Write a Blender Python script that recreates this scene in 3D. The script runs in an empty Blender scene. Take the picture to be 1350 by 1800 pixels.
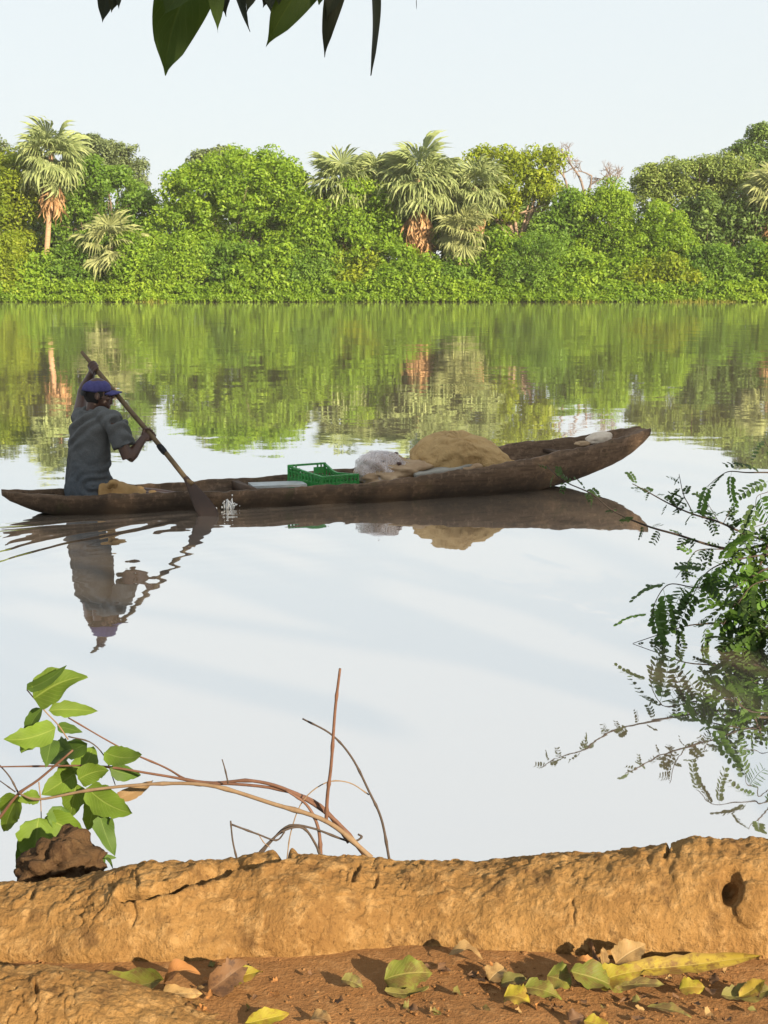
import bpy, math, random
import numpy as np
from mathutils import Vector, Matrix, Quaternion

# ------------------------------------------------------------------ camera, sky, sun, exposure
F, CX, CY = 2600.0, 675.0, 900.0          # focal length and centre of the 1350 x 1800 frame
HC = 1.66                                  # camera height above the water
PITCH = math.atan(402.0 / F)
scene = bpy.context.scene
cam_d = bpy.data.cameras.new('camera'); cam = bpy.data.objects.new('camera', cam_d)
scene.collection.objects.link(cam); scene.camera = cam
cam_d.sensor_fit = 'VERTICAL'; cam_d.sensor_height = 36.0; cam_d.lens = F / 1800 * 36.0
cam_d.clip_start = 0.05; cam_d.clip_end = 6000
cam.location = (0, 0, HC); cam.rotation_euler = (math.pi / 2 - PITCH, 0, 0)

SUN_EL = math.radians(20); SUN_AZ = math.atan2(0.60, -0.80)
TO_SUN = Vector((math.sin(SUN_AZ) * math.cos(SUN_EL), math.cos(SUN_AZ) * math.cos(SUN_EL), math.sin(SUN_EL)))
world = bpy.data.worlds.new('World'); scene.world = world; world.use_nodes = True
wn, wl = world.node_tree.nodes, world.node_tree.links
bg = wn['Background']; bg.inputs['Strength'].default_value = 0.1
sky = wn.new('ShaderNodeTexSky'); sky.sky_type = 'NISHITA'; sky.sun_disc = False
sky.sun_elevation = SUN_EL; sky.sun_rotation = SUN_AZ; sky.dust_density = 3.0; sky.air_density = 1.0
veil = wn.new('ShaderNodeMix'); veil.data_type = 'RGBA'; veil.inputs[0].default_value = 0.82
veil.inputs[7].default_value = (3.05, 3.27, 3.36, 1)      # thin bright overcast veil over the whole sky
wl.new(sky.outputs[0], veil.inputs[6])
tcw = wn.new('ShaderNodeTexCoord'); mpw = wn.new('ShaderNodeMapping'); mpw.inputs['Scale'].default_value = (1, 1, 4)
nzw = wn.new('ShaderNodeTexNoise'); nzw.inputs['Scale'].default_value = 2.2; nzw.inputs['Detail'].default_value = 5
wl.new(tcw.outputs['Generated'], mpw.inputs[0]); wl.new(mpw.outputs[0], nzw.inputs['Vector'])
rgw = wn.new('ShaderNodeMapRange'); rgw.inputs[1].default_value = 0.3; rgw.inputs[2].default_value = 0.7
rgw.inputs[3].default_value = 0.90; rgw.inputs[4].default_value = 0.95
wl.new(nzw.outputs[0], rgw.inputs[0]); wl.new(rgw.outputs[0], veil.inputs[0])
wl.new(veil.outputs[2], bg.inputs['Color'])

sun_d = bpy.data.lights.new('sun', 'SUN'); sun = bpy.data.objects.new('sun', sun_d); scene.collection.objects.link(sun)
sun_d.energy = 5.0; sun_d.angle = math.radians(0.6); sun_d.color = (1.0, 0.83, 0.58)
sun.rotation_euler = TO_SUN.to_track_quat('Z', 'Y').to_euler(); sun.location = (10, -12, 12)

vs = scene.view_settings
vs.view_transform = 'Standard'; vs.look = 'None'; vs.gamma = 1.0; vs.use_curve_mapping = False
vs.exposure = 1.45
scene.cycles.use_denoising = True
scene.cycles.max_bounces = 8; scene.cycles.diffuse_bounces = 3; scene.cycles.glossy_bounces = 3
scene.cycles.transmission_bounces = 4; scene.cycles.transparent_max_bounces = 6
scene.cycles.caustics_reflective = False; scene.cycles.caustics_refractive = False

# ------------------------------------------------------------------ helpers
HAZE = 0.0002
RNG = np.random.default_rng(7); random.seed(7)
SP, CP = math.sin(PITCH), math.cos(PITCH)
def ray(x, y):
    a, b = (x - CX) / F, (CY - y) / F
    return np.array([a, CP + b * SP, -SP + b * CP])
def P(x, y, Y):                      # the point that is seen at (x, y) at Y metres ahead
    d = ray(x, y); return np.array([0, 0, HC]) + d * (Y / d[1])
def W(x, y, z=0.0):                  # where the line of sight meets the level z
    d = ray(x, y); return np.array([0, 0, HC]) + d * ((z - HC) / d[2])
def proj(p):
    p = np.asarray(p, float) - np.array([0, 0, HC])
    f = p[..., 1] * CP - p[..., 2] * SP; u = p[..., 1] * SP + p[..., 2] * CP
    return CX + F * p[..., 0] / f, CY - F * u / f

def _hash(ix, iy, iz, seed):
    h = (ix * 374761393 + iy * 668265263 + iz * 2147483647 + seed * 974634777) & 0xFFFFFFFF
    h = ((h ^ (h >> 13)) * 1274126177) & 0xFFFFFFFF
    h = ((h ^ (h >> 16)) * 2246822519) & 0xFFFFFFFF
    return ((h ^ (h >> 15)) & 0xFFFFFF) / float(0xFFFFFF) * 2 - 1
def vnoise(p, seed=0):
    p = np.asarray(p, float); i = np.floor(p).astype(np.int64); f = p - i
    f = f * f * f * (f * (f * 6 - 15) + 10); out = 0
    for dx in (0, 1):
        for dy in (0, 1):
            for dz in (0, 1):
                w = (f[..., 0] if dx else 1 - f[..., 0]) * (f[..., 1] if dy else 1 - f[..., 1]) * (f[..., 2] if dz else 1 - f[..., 2])
                out = out + w * _hash(i[..., 0] + dx, i[..., 1] + dy, i[..., 2] + dz, seed)
    return out
def fbm(p, scale=1.0, octs=4, gain=0.5, seed=0):
    p = np.asarray(p, float) * scale; a, s = 1.0, 0
    for o in range(octs):
        s = s + a * vnoise(p + o * 17.3, seed + o); p = p * 2.03; a *= gain
    return s

WLOC = {}
def link(o, parent=None):
    scene.collection.objects.link(o)
    if parent is not None: o.parent = parent
    return o
def tag(o, label, cat, group=None, kind=None):
    o['label'] = label
    if cat: o['category'] = cat
    if group: o['group'] = group
    if kind: o['kind'] = kind
    return o
def empty(name, loc, label, cat, group=None):
    o = bpy.data.objects.new(name, None); o.empty_display_size = 0.1; link(o)
    o.location = tuple(loc); WLOC[o] = np.array(loc, float)
    return tag(o, label, cat, group)
def mesh_np(name, V, Q, smooth=True, tint=None, uv=None):
    V = np.asarray(V, float); me = bpy.data.meshes.new(name)
    if isinstance(Q, np.ndarray):
        n, k = Q.shape
        me.vertices.add(len(V)); me.vertices.foreach_set('co', V.astype(np.float32).ravel())
        me.loops.add(n * k); me.loops.foreach_set('vertex_index', Q.astype(np.int32).ravel())
        me.polygons.add(n); me.polygons.foreach_set('loop_start', np.arange(0, n * k, k, dtype=np.int32))
        me.update(calc_edges=True)
    else:
        me.from_pydata([tuple(v) for v in V], [], Q); me.update()
    if smooth and len(me.polygons): me.polygons.foreach_set('use_smooth', np.ones(len(me.polygons), bool))
    if tint is not None:
        a = me.attributes.new('tint', 'FLOAT', 'FACE'); a.data.foreach_set('value', np.asarray(tint, np.float32))
    if uv is not None:
        l = me.uv_layers.new(name='UVMap'); idx = np.zeros(len(me.loops), np.int32)
        me.loops.foreach_get('vertex_index', idx); l.data.foreach_set('uv', np.asarray(uv, np.float32)[idx].ravel())
    return me
def obj(name, V, Q, mat, parent=None, origin=None, smooth=True, tint=None, uv=None):
    """one mesh object from world coordinates; its origin is `origin` or its parent's"""
    V = np.asarray(V, float)
    o0 = np.array(origin, float) if origin is not None else (WLOC[parent] if parent is not None else np.zeros(3))
    me = mesh_np(name, V - o0, Q, smooth, tint, uv); me.materials.append(mat)
    o = bpy.data.objects.new(name, me); link(o, parent)
    o.location = tuple(o0 - (WLOC[parent] if parent is not None else 0)); WLOC[o] = o0
    return o
def join(parts):
    Vs, Qs, n = [], [], 0
    for V, Q in parts:
        Vs.append(np.asarray(V, float)); Qs += [tuple(int(i) + n for i in f) for f in Q]; n += len(V)
    return np.concatenate(Vs), Qs
def unit(v):
    v = np.asarray(v, float); return v / (np.linalg.norm(v, axis=-1, keepdims=True) + 1e-12)
def smooth_path(pts, n):
    pts = np.asarray(pts, float); m = len(pts)
    if m < 3: return np.array([pts[0] + (pts[-1] - pts[0]) * t for t in np.linspace(0, 1, n)])
    ext = np.vstack([2 * pts[0] - pts[1], pts, 2 * pts[-1] - pts[-2]]); out = []
    for s in np.linspace(0, m - 1 - 1e-6, n):
        i = int(s); t = s - i; a, b, c, d = ext[i:i + 4]
        out.append(0.5 * ((2 * b) + (c - a) * t + (2 * a - 5 * b + 4 * c - d) * t * t + (3 * b - a - 3 * c + d) * t ** 3))
    return np.array(out)
def tube(path, rad, k=6, ref=(0, 0, 1), cap=True, squash=None):
    """tube along path; rad scalar, list, or list of (a, b): a across ref x tangent, b along ref"""
    path = np.asarray(path, float); n = len(path)
    if np.isscalar(rad): rad = [rad] * n
    ab = np.array([(r, r) if np.isscalar(r) else r for r in rad], float)
    if len(ab) != n: ab = np.stack([np.interp(np.linspace(0, 1, n), np.linspace(0, 1, len(ab)), ab[:, j]) for j in (0, 1)], 1)
    T = unit(np.gradient(path, axis=0)); V = []; r0 = np.array(ref, float)
    for i in range(n):
        t = T[i]; b = r0 - t * np.dot(r0, t)
        if np.linalg.norm(b) < 1e-3: b = np.cross(t, [1, 0.3, 0])
        b = unit(b); a = np.cross(b, t); r0 = b
        for j in range(k):
            th = 2 * math.pi * j / k
            V.append(path[i] + a * math.cos(th) * ab[i, 0] + b * math.sin(th) * ab[i, 1])
    Q = [(i * k + j, i * k + (j + 1) % k, (i + 1) * k + (j + 1) % k, (i + 1) * k + j) for i in range(n - 1) for j in range(k)]
    if cap:
        Q.append(tuple(range(k))[::-1]); Q.append(tuple((n - 1) * k + j for j in range(k)))
    return np.array(V), Q
def ellipsoid(c, r, R=None, nu=16, nv=10):
    V = [np.array([0, 0, 1.0])]
    for i in range(1, nv):
        ph = math.pi * i / nv
        for j in range(nu):
            th = 2 * math.pi * j / nu; V.append(np.array([math.sin(ph) * math.cos(th), math.sin(ph) * math.sin(th), math.cos(ph)]))
    V.append(np.array([0, 0, -1.0])); V = np.array(V) * np.array(r)
    if R is not None: V = V @ np.array(R).T
    Q = [(0, 1 + j, 1 + (j + 1) % nu) for j in range(nu)]
    for i in range(nv - 2):
        for j in range(nu):
            a, b = 1 + i * nu + j, 1 + i * nu + (j + 1) % nu; Q.append((a, a + nu, b + nu, b))
    s = 1 + (nv - 2) * nu; Q += [(s + j, len(V) - 1, s + (j + 1) % nu) for j in range(nu)]
    return V + np.array(c), Q
def box(c, s, R=None):
    V = np.array([[x, y, z] for x in (-.5, .5) for y in (-.5, .5) for z in (-.5, .5)]) * np.array(s)
    if R is not None: V = V @ np.array(R).T
    return V + np.array(c), [(0, 1, 3, 2), (4, 6, 7, 5), (0, 4, 5, 1), (2, 3, 7, 6), (0, 2, 6, 4), (1, 5, 7, 3)]
def frame(x, up=(0, 0, 1)):
    x = unit(x); y = unit(np.cross(up, x)); return np.stack([x, y, np.cross(x, y)], 1)
def rotz(a): c, s = math.cos(a), math.sin(a); return np.array([[c, -s, 0], [s, c, 0], [0, 0, 1.0]])
def remesh(V, Q, voxel, smooth_it=4, fac=0.5):
    me = mesh_np('tmp', V, Q); o = bpy.data.objects.new('tmp', me); link(o)
    m = o.modifiers.new('r', 'REMESH'); m.mode = 'VOXEL'; m.voxel_size = voxel
    s = o.modifiers.new('s', 'SMOOTH'); s.iterations = smooth_it; s.factor = fac
    e = o.evaluated_get(bpy.context.evaluated_depsgraph_get()); m2 = e.to_mesh()
    V2 = np.zeros(len(m2.vertices) * 3, np.float32); m2.vertices.foreach_get('co', V2)
    N2 = np.zeros(len(m2.vertices) * 3, np.float32); m2.vertices.foreach_get('normal', N2)
    Q2 = [tuple(p.vertices) for p in m2.polygons]; e.to_mesh_clear()
    bpy.data.objects.remove(o); bpy.data.meshes.remove(me)
    return V2.reshape(-1, 3).astype(float), Q2, N2.reshape(-1, 3).astype(float)

# ------------------------------------------------------------------ materials
class M:
    def __init__(s, name):
        s.m = bpy.data.materials.new(name); s.m.use_nodes = True; s.t = s.m.node_tree; s.n = s.t.nodes; s.l = s.t.links
        s.b = s.n['Principled BSDF']; s.out = s.n['Material Output']
    def node(s, kind, **kw):
        n = s.n.new(kind)
        for k, v in kw.items(): setattr(n, k, v)
        return n
    def link(s, a, b): s.l.new(a, b)
    def coord(s, which='Object', scale=(1, 1, 1)):
        tc = s.node('ShaderNodeTexCoord'); mp = s.node('ShaderNodeMapping'); mp.inputs['Scale'].default_value = scale
        s.link(tc.outputs[which], mp.inputs[0]); return mp.outputs[0]
    def noise(s, vec, scale, detail=4, rough=0.55, dist=0.0):
        n = s.node('ShaderNodeTexNoise'); n.inputs['Scale'].default_value = scale; n.inputs['Detail'].default_value = detail
        n.inputs['Roughness'].default_value = rough; n.inputs['Distortion'].default_value = dist; s.link(vec, n.inputs['Vector']); return n
    def ramp(s, fac, stops):
        r = s.node('ShaderNodeValToRGB'); e = r.color_ramp.elements
        while len(e) < len(stops): e.new(0.5)
        for i, (p, c) in enumerate(stops): e[i].position = p; e[i].color = (*c, 1)
        s.link(fac, r.inputs[0]); return r.outputs[0]
    def mix(s, fac, a, b, mode='MIX'):
        x = s.node('ShaderNodeMix', data_type='RGBA', blend_type=mode)
        for v, i in ((fac, 0), (a, 6), (b, 7)):
            if isinstance(v, (int, float)): x.inputs[i].default_value = v
            elif isinstance(v, tuple): x.inputs[i].default_value = (*v, 1)
            else: s.link(v, x.inputs[i])
        return x.outputs[2]
    def math(s, op, a, b=None):
        x = s.node('ShaderNodeMath', operation=op)
        for v, i in ((a, 0), (b, 1)):
            if v is None: continue
            if isinstance(v, (int, float)): x.inputs[i].default_value = v
            else: s.link(v, x.inputs[i])
        return x.outputs[0]
    def remap(s, v, a, b, c=0.0, d=1.0):
        x = s.node('ShaderNodeMapRange')
        for i, q in enumerate((a, b, c, d)): x.inputs[1 + i].default_value = q
        s.link(v, x.inputs[0]); return x.outputs[0]
    def color(s, c):
        if isinstance(c, tuple): s.b.inputs['Base Color'].default_value = (*c, 1)
        else: s.link(c, s.b.inputs['Base Color'])
    def set(s, rough=0.8, spec=0.3, **kw):
        s.b.inputs['Roughness'].default_value = rough; s.b.inputs['Specular IOR Level'].default_value = spec
        for k, v in kw.items(): s.b.inputs[k].default_value = v
        return s
    def bump(s, h, strength=0.5, dist=0.01):
        b = s.node('ShaderNodeBump'); b.inputs['Strength'].default_value = strength; b.inputs['Distance'].default_value = dist
        s.link(h, b.inputs['Height']); s.link(b.outputs[0], s.b.inputs['Normal']); return b

def foliage_mat(name, dark, mid, light, trans=0.35, tcol=None, rough=0.5, patch=0.25):
    m = M(name); at = m.node('ShaderNodeAttribute', attribute_name='tint')
    nz = m.noise(m.coord('Object'), patch, 3)
    f = m.math('ADD', m.math('MULTIPLY', at.outputs['Fac'], 0.6), m.math('MULTIPLY', m.remap(nz.outputs[0], 0.3, 0.7), 0.4))
    c = m.ramp(f, [(0.05, dark), (0.5, mid), (0.95, light)]); m.color(c); m.set(rough, 0.25)
    tr = m.node('ShaderNodeBsdfTranslucent')
    m.link(m.mix(0.6, c, tcol or (light[0] * 1.2, light[1] * 1.2, light[2] * 0.6)), tr.inputs[0])
    ms = m.node('ShaderNodeMixShader'); ms.inputs[0].default_value = trans
    m.link(m.b.outputs[0], ms.inputs[1]); m.link(tr.outputs[0], ms.inputs[2]); m.link(ms.outputs[0], m.out.inputs[0])
    return m.m
def leaf_mat(name, base, vein, trans=0.35, tcol=None, spots=None, rough=0.6, edge=None, holes=False):
    """a single large leaf: midrib and side veins follow its UV, spots are wear"""
    m = M(name); tc = m.node('ShaderNodeTexCoord'); sx = m.node('ShaderNodeSeparateXYZ'); m.link(tc.outputs['UV'], sx.inputs[0])
    u, v = sx.outputs[0], sx.outputs[1]
    av = m.math('ABSOLUTE', m.math('SUBTRACT', v, 0.5))
    rib = m.remap(av, 0.012, 0.04, 1, 0)
    ph = m.math('SUBTRACT', m.math('MULTIPLY', u, 11.0), m.math('MULTIPLY', av, 7.0))
    side = m.remap(m.math('ABSOLUTE', m.math('SUBTRACT', m.math('FRACT', ph), 0.5)), 0.02, 0.1, 0.5, 0)
    oi = m.node('ShaderNodeObjectInfo')
    ob = m.coord('Object'); nz = m.noise(ob, 28, 4)
    b2 = m.mix(m.remap(nz.outputs[0], 0.3, 0.75), base, tuple(min(1, q * 1.55) for q in base))
    b2 = m.mix(m.math('MULTIPLY', oi.outputs['Random'], 0.45), b2, tuple(q * 0.55 for q in base))
    if spots:
        n2 = m.noise(ob, 70, 5, 0.65); b2 = m.mix(m.remap(n2.outputs[0], 0.48, 0.60, 0, .9), b2, spots); n3 = m.noise(ob, 22, 4, 0.6); b2 = m.mix(m.remap(n3.outputs[0], 0.5, 0.7, 0, 0.7), b2, (0.15, 0.075, 0.03))
    if edge: b2 = m.mix(m.remap(av, 0.3, 0.5, 0, 0.8), b2, edge)
    vf = m.math('MAXIMUM', rib, side); c = m.mix(m.math('MULTIPLY', vf, 0.55), b2, vein)
    m.color(c); m.set(rough, 0.25); m.bump(m.math('ADD', vf, m.math('MULTIPLY', nz.outputs[0], 0.6)), 0.4, 0.002)
    tr = m.node('ShaderNodeBsdfTranslucent'); m.link(m.mix(0.5, c, tcol or base), tr.inputs[0])
    ms = m.node('ShaderNodeMixShader'); ms.inputs[0].default_value = trans
    m.link(m.b.outputs[0], ms.inputs[1]); m.link(tr.outputs[0], ms.inputs[2]); m.link(ms.outputs[0], m.out.inputs[0])
    return m.m
def plain(name, c, c2=None, scale=20, rough=0.8, spec=0.3, bump=0.3, bd=0.003, sc=(1, 1, 1), detail=5):
    m = M(name); v = m.coord('Object', sc); n = m.noise(v, scale, detail, 0.6)
    m.color(m.mix(m.remap(n.outputs[0], 0.3, 0.7), c, c2 or tuple(q * 0.6 for q in c))); m.set(rough, spec)
    m.bump(n.outputs[0], bump, bd); return m.m

MATS = {}
# water: turbid brown body under a glossy skin, small ripples tilt the surface
def water_mat():
    m = M('river_water'); geo = m.node('ShaderNodeNewGeometry'); pos = geo.outputs['Position']
    def layer(sx, sy, scale, amp, detail=2):
        mp = m.node('ShaderNodeMapping'); mp.inputs['Scale'].default_value = (sx, sy, 1); m.link(pos, mp.inputs[0])
        n = m.noise(mp.outputs[0], scale, detail, 0.5)
        s = m.node('ShaderNodeVectorMath', operation='SUBTRACT'); m.link(n.outputs['Color'], s.inputs[0]); s.inputs[1].default_value = (0.5, 0.5, 0.5)
        k = m.node('ShaderNodeVectorMath', operation='MULTIPLY'); m.link(s.outputs[0], k.inputs[0]); k.inputs[1].default_value = (amp * 0.6, amp, 0)
        return k.outputs[0]
    sep = m.node('ShaderNodeSeparateXYZ'); m.link(pos, sep.inputs[0])
    far = m.remap(sep.outputs[1], 13, 40, 0.0, 1.0)
    mp = m.node('ShaderNodeMapping'); mp.inputs['Scale'].default_value = (0.03, 0.16, 1); m.link(pos, mp.inputs[0])
    patch = m.remap(m.noise(mp.outputs[0], 1.0, 3).outputs[0], 0.38, 0.64, 0.45, 1.25)
    def add(a, b):
        x = m.node('ShaderNodeVectorMath', operation='ADD'); m.link(a, x.inputs[0]); m.link(b, x.inputs[1]); return x.outputs[0]
    def scale(a, f):
        x = m.node('ShaderNodeVectorMath', operation='SCALE'); m.link(a, x.inputs[0]); m.link(f, x.inputs['Scale']); return x.outputs[0]
    nearv = add(layer(1, 1.6, 2.2, 0.012), layer(1, 2.2, 9.0, 0.007))
    farv = scale(add(layer(0.6, 1.3, 1.6, 0.034), layer(0.7, 1.8, 6.0, 0.02)), m.math('MULTIPLY', far, patch))
    tot = add(add(nearv, farv), geo.outputs['Normal'])
    nm = m.node('ShaderNodeVectorMath', operation='NORMALIZE'); m.link(tot, nm.inputs[0])
    dif = m.node('ShaderNodeBsdfDiffuse'); silt = m.noise(pos, 0.35, 3)
    m.link(m.mix(silt.outputs[0], (0.29, 0.235, 0.185), (0.26, 0.21, 0.165)), dif.inputs[0])
    gl = m.node('ShaderNodeBsdfGlossy'); gl.inputs['Roughness'].default_value = 0.015; gl.inputs['Color'].default_value = (1, 1, 1, 1)
    m.link(nm.outputs[0], gl.inputs['Normal'])
    fr = m.node('ShaderNodeFresnel'); fr.inputs['IOR'].default_value = 1.9; m.link(nm.outputs[0], fr.inputs['Normal'])
    fac = m.remap(fr.outputs[0], 0.1, 0.75, 0.76, 0.93)
    ms = m.node('ShaderNodeMixShader'); m.link(fac, ms.inputs[0]); m.link(dif.outputs[0], ms.inputs[1]); m.link(gl.outputs[0], ms.inputs[2])
    m.link(ms.outputs[0], m.out.inputs[0]); m.n.remove(m.b); return m.m
MATS['water'] = water_mat()

def soil_mat(name, c1, c2, c3, rough=0.95):
    m = M(name); v = m.coord('Object'); a = m.noise(v, 7, 6, 0.65); b = m.noise(v, 60, 6, 0.7); c = m.noise(v, 260, 4, 0.6)
    k = m.mix(m.remap(a.outputs[0], 0.35, 0.65), c1, c2); k = m.mix(m.remap(b.outputs[0], 0.52, 0.72), k, c3)
    k = m.mix(m.remap(c.outputs[0], 0.55, 0.75, 0, 0.45), k, tuple(q * 0.4 for q in c1)); m.color(k); m.set(rough, 0.1)
    m.bump(m.math('ADD', m.math('MULTIPLY', b.outputs[0], 1.0), m.math('MULTIPLY', c.outputs[0], 0.5)), 0.7, 0.008); return m.m
MATS['soil'] = soil_mat('reddish_soil', (0.17, 0.082, 0.032), (0.215, 0.108, 0.042), (0.27, 0.15, 0.066))
def root_mat():
    m = M('crusted_root'); v = m.coord('Object'); a = m.noise(v, 9, 5, 0.65); b = m.noise(v, 42, 6, 0.7, 0.4); c = m.noise(v, 190, 5, 0.7); e = m.noise(v, 24, 4, 0.6)
    k = m.mix(m.remap(a.outputs[0], 0.36, 0.64), (0.175, 0.094, 0.034), (0.24, 0.137, 0.05))
    k = m.mix(m.remap(b.outputs[0], 0.50, 0.62, 0, 0.8), k, (0.31, 0.19, 0.08))
    k = m.mix(m.remap(e.outputs[0], 0.56, 0.68, 0, 0.75), k, (0.095, 0.052, 0.023))
    k = m.mix(m.remap(c.outputs[0], 0.55, 0.70, 0, 0.7), k, (0.07, 0.036, 0.016)); m.color(k); m.set(0.95, 0.08)
    m.bump(m.math('ADD', m.math('MULTIPLY', b.outputs[0], 0.9), m.math('MULTIPLY', c.outputs[0], 0.7)), 0.9, 0.008); return m.m
MATS['root'] = root_mat()
MATS['rock'] = soil_mat('brown_clod', (0.053, 0.030, 0.017), (0.075, 0.045, 0.022), (0.098, 0.060, 0.030))
MATS['far_soil'] = plain('far_bank_soil', (0.13, 0.15, 0.04), (0.10, 0.12, 0.03), 0.5)

# ------------------------------------------------------------------ river
BS, BB = W(5, 906.4)[:2], W(1140, 841.4)[:2]           # stern and bow of the canoe on the water
BL = np.linalg.norm(BB - BS); BA = (BB - BS) / BL; BN = np.array([BA[1], -BA[0]])   # along, and towards the camera
if BN[1] > 0: BN = -BN
def grid_axis(dense, lo, hi):
    out = list(np.arange(dense[0], dense[1], dense[2])); s, x = dense[2], dense[0]; a = []
    while x > lo: s *= 1.35; x -= s; a.append(max(x, lo))
    s, x = dense[2], out[-1]; b = []
    while x < hi: s *= 1.35; x += s; b.append(min(x, hi))
    return np.array(a[::-1] + out + b)
gx = grid_axis((-3.4, 3.4, 0.022), -2500, 2500); gy = grid_axis((5.6, 13.2, 0.022), -5, 4000)
X, Y = np.meshgrid(gx, gy)
def wave(X, Y):
    h = np.zeros_like(X)
    p = np.stack([X, Y], -1) - BS; u = p @ BA; v = p @ BN            # v > 0: on the camera's side of the canoe
    env = np.clip(v / 0.1, 0, 1)
    wob = 0.05 * np.sin(u * 2.3) + 0.035 * np.sin(u * 5.1 + 1)
    s = (v + 0.75 * (u - 2.1)) / 1.25 + wob                            # diverging wake, spreads towards the stern
    reach = np.clip((2.2 - u) / 0.9, 0, 1) * np.clip((u + 5) / 4, 0, 1)
    h += (0.5 + 0.9 * vnoise(np.stack([X * 1.3, Y * 1.3, X * 0], -1), 3)) * (0.0052 * np.sin(2 * np.pi * s / 0.24) * np.exp(-((s + 0.10) / 0.20) ** 2) + 0.0032 * np.sin(2 * np.pi * s / 0.30 + 1) * np.exp(-((s + 0.6) / 0.4) ** 2)) * reach * env
    s2 = v + 0.09 * (u - 4.0) - 0.16 + 0.5 * wob
    reach2 = np.clip((4.3 - u) / 0.8, 0, 1) * np.clip((u + 1) / 1.5, 0, 1)
    h += 0.0048 * np.sin(2 * np.pi * s2 / 0.17) * np.exp(-((s2 - 0.05) / 0.16) ** 2) * reach2 * env
    h += 0.0026 * np.clip((2.9 - u) / 0.8, 0, 1) * np.clip((u + 1.5) / 1.5, 0, 1) * np.exp(-((v - 0.45) / 0.30) ** 2) * fbm(np.stack([u * 2.2 + v * 1.5, v * 8, u * 0], -1), 1.0, 3, seed=77)
    c = W(392, 893)[:2]; r = np.hypot(X - c[0], Y - c[1]) + 0.02 * np.sin(X * 9)
    h += 0.0022 * np.sin(2 * np.pi * r / 0.15) * np.exp(-r / 0.38)
    sw = np.exp(-((X + 1.6) / 1.5) ** 2 - ((Y - 9.2) / 1.3) ** 2)
    h += 0.0007 * sw * np.sin(2 * np.pi * (Y + 0.25 * X) / 0.42 + 1.2 * np.sin(X * 1.7))
    h += 0.0002 * sw * np.sin(2 * np.pi * (Y - 0.4 * X) / 0.2)
    r2 = np.clip(1.2 - np.hypot(X, Y - 9.5) / 5.5, 0, 1)
    return h + 0.0003 * r2 * fbm(np.stack([X * 1.2, Y * 2.2, X * 0], -1), 1.6, 2, seed=5)
Z = np.zeros_like(X); near = (np.abs(X) < 4.2) & (Y > 4.8) & (Y < 14.5)
Z[near] = wave(X[near], Y[near])
nx, ny = len(gx), len(gy); ii = np.arange(nx * ny).reshape(ny, nx)
river = obj('water', np.stack([X, Y, Z], -1).reshape(-1, 3),
            np.stack([ii[:-1, :-1], ii[:-1, 1:], ii[1:, 1:], ii[1:, :-1]], -1).reshape(-1, 4), MATS['water'])
tag(river, 'calm brown river mirroring the pale sky and far trees', None, kind='structure')

# ------------------------------------------------------------------ banks
SHORE = W(675, 531)[1]
def bank_sheet(name, xs, ys, zf, mat, label):
    X, Y = np.meshgrid(xs, ys); V = np.stack([X, Y, zf(X, Y)], -1).reshape(-1, 3); ii = np.arange(X.size).reshape(X.shape)
    o = obj(name, V, np.stack([ii[:-1, :-1], ii[:-1, 1:], ii[1:, 1:], ii[1:, :-1]], -1).reshape(-1, 4), mat)
    return tag(o, label, None, kind='structure')
def far_z(X, Y):
    e = SHORE + 2.6 + 0.8 * np.sin(X * 0.11) + 0.5 * np.sin(X * 0.37 + 1)
    d = Y - e; return np.where(d < 0, np.clip(d * 0.6, -1.5, 0), 1.6 * (1 - np.exp(-d / 5)) + np.clip(d, 0, 400) * 0.004)
bank_sheet('far_bank', np.concatenate([np.linspace(-2500, -90, 14), np.linspace(-80, 80, 120), np.linspace(90, 2500, 14)]),
           np.concatenate([SHORE - 3 + np.linspace(0, 26, 40), SHORE + 30 + np.geomspace(1, 3500, 14)]), far_z, MATS['far_soil'],
           'low earthen far bank under the trees')
GZ = 0.85
def edge_y(x): return 1.86 + 5.8 / (1 + np.exp(-(x - 2.75) * 5.0)) - 0.05 * np.sin(x * 3)
def ground_z(X, Y):
    d = Y - edge_y(X); top = GZ + 0.006 * fbm(np.stack([X, Y, X * 0], -1), 6, 4, seed=3)
    far = np.hypot(X, Y - 2); top = np.where(far > 4, GZ + np.clip(far - 4, 0, 300) * 0.01, top)
    return np.where(d < 0, top, np.maximum(top - 1.1 * d - 0.9 * d * d, -1.2))
bank_sheet('ground', np.concatenate([-np.geomspace(800, 1.35, 24), np.linspace(-1.3, 1.3, 240), np.geomspace(1.35, 800, 40)]),
           np.concatenate([-np.geomspace(600, 0.9, 16), np.linspace(-0.8, 1.15, 20), np.linspace(1.17, 1.75, 110), np.linspace(1.78, 9.0, 70)]),
           ground_z, MATS['soil'], 'reddish brown soil of the near bank strewn with leaves')

# ------------------------------------------------------------------ far trees
MATS['f_yellow'] = foliage_mat('yellow_green_leaves', (0.078, 0.137, 0.012), (0.222, 0.294, 0.023), (0.365, 0.411, 0.037), 0.45)
MATS['f_bright'] = foliage_mat('bright_green_leaves', (0.070, 0.145, 0.016), (0.186, 0.307, 0.027), (0.328, 0.446, 0.044), 0.45)
MATS['f_mid'] = foliage_mat('mid_green_leaves', (0.056, 0.129, 0.018), (0.138, 0.246, 0.032), (0.242, 0.373, 0.056), 0.45)
MATS['f_dark'] = foliage_mat('dark_green_leaves', (0.047, 0.094, 0.022), (0.102, 0.167, 0.037), (0.186, 0.270, 0.059), 0.25)
MATS['f_olive'] = foliage_mat('olive_leaves', (0.094, 0.139, 0.033), (0.167, 0.233, 0.056), (0.281, 0.336, 0.084), 0.25)
MATS['f_grey'] = foliage_mat('grey_green_leaves', (0.084, 0.119, 0.056), (0.126, 0.168, 0.070), (0.182, 0.224, 0.098), 0.2)
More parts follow.
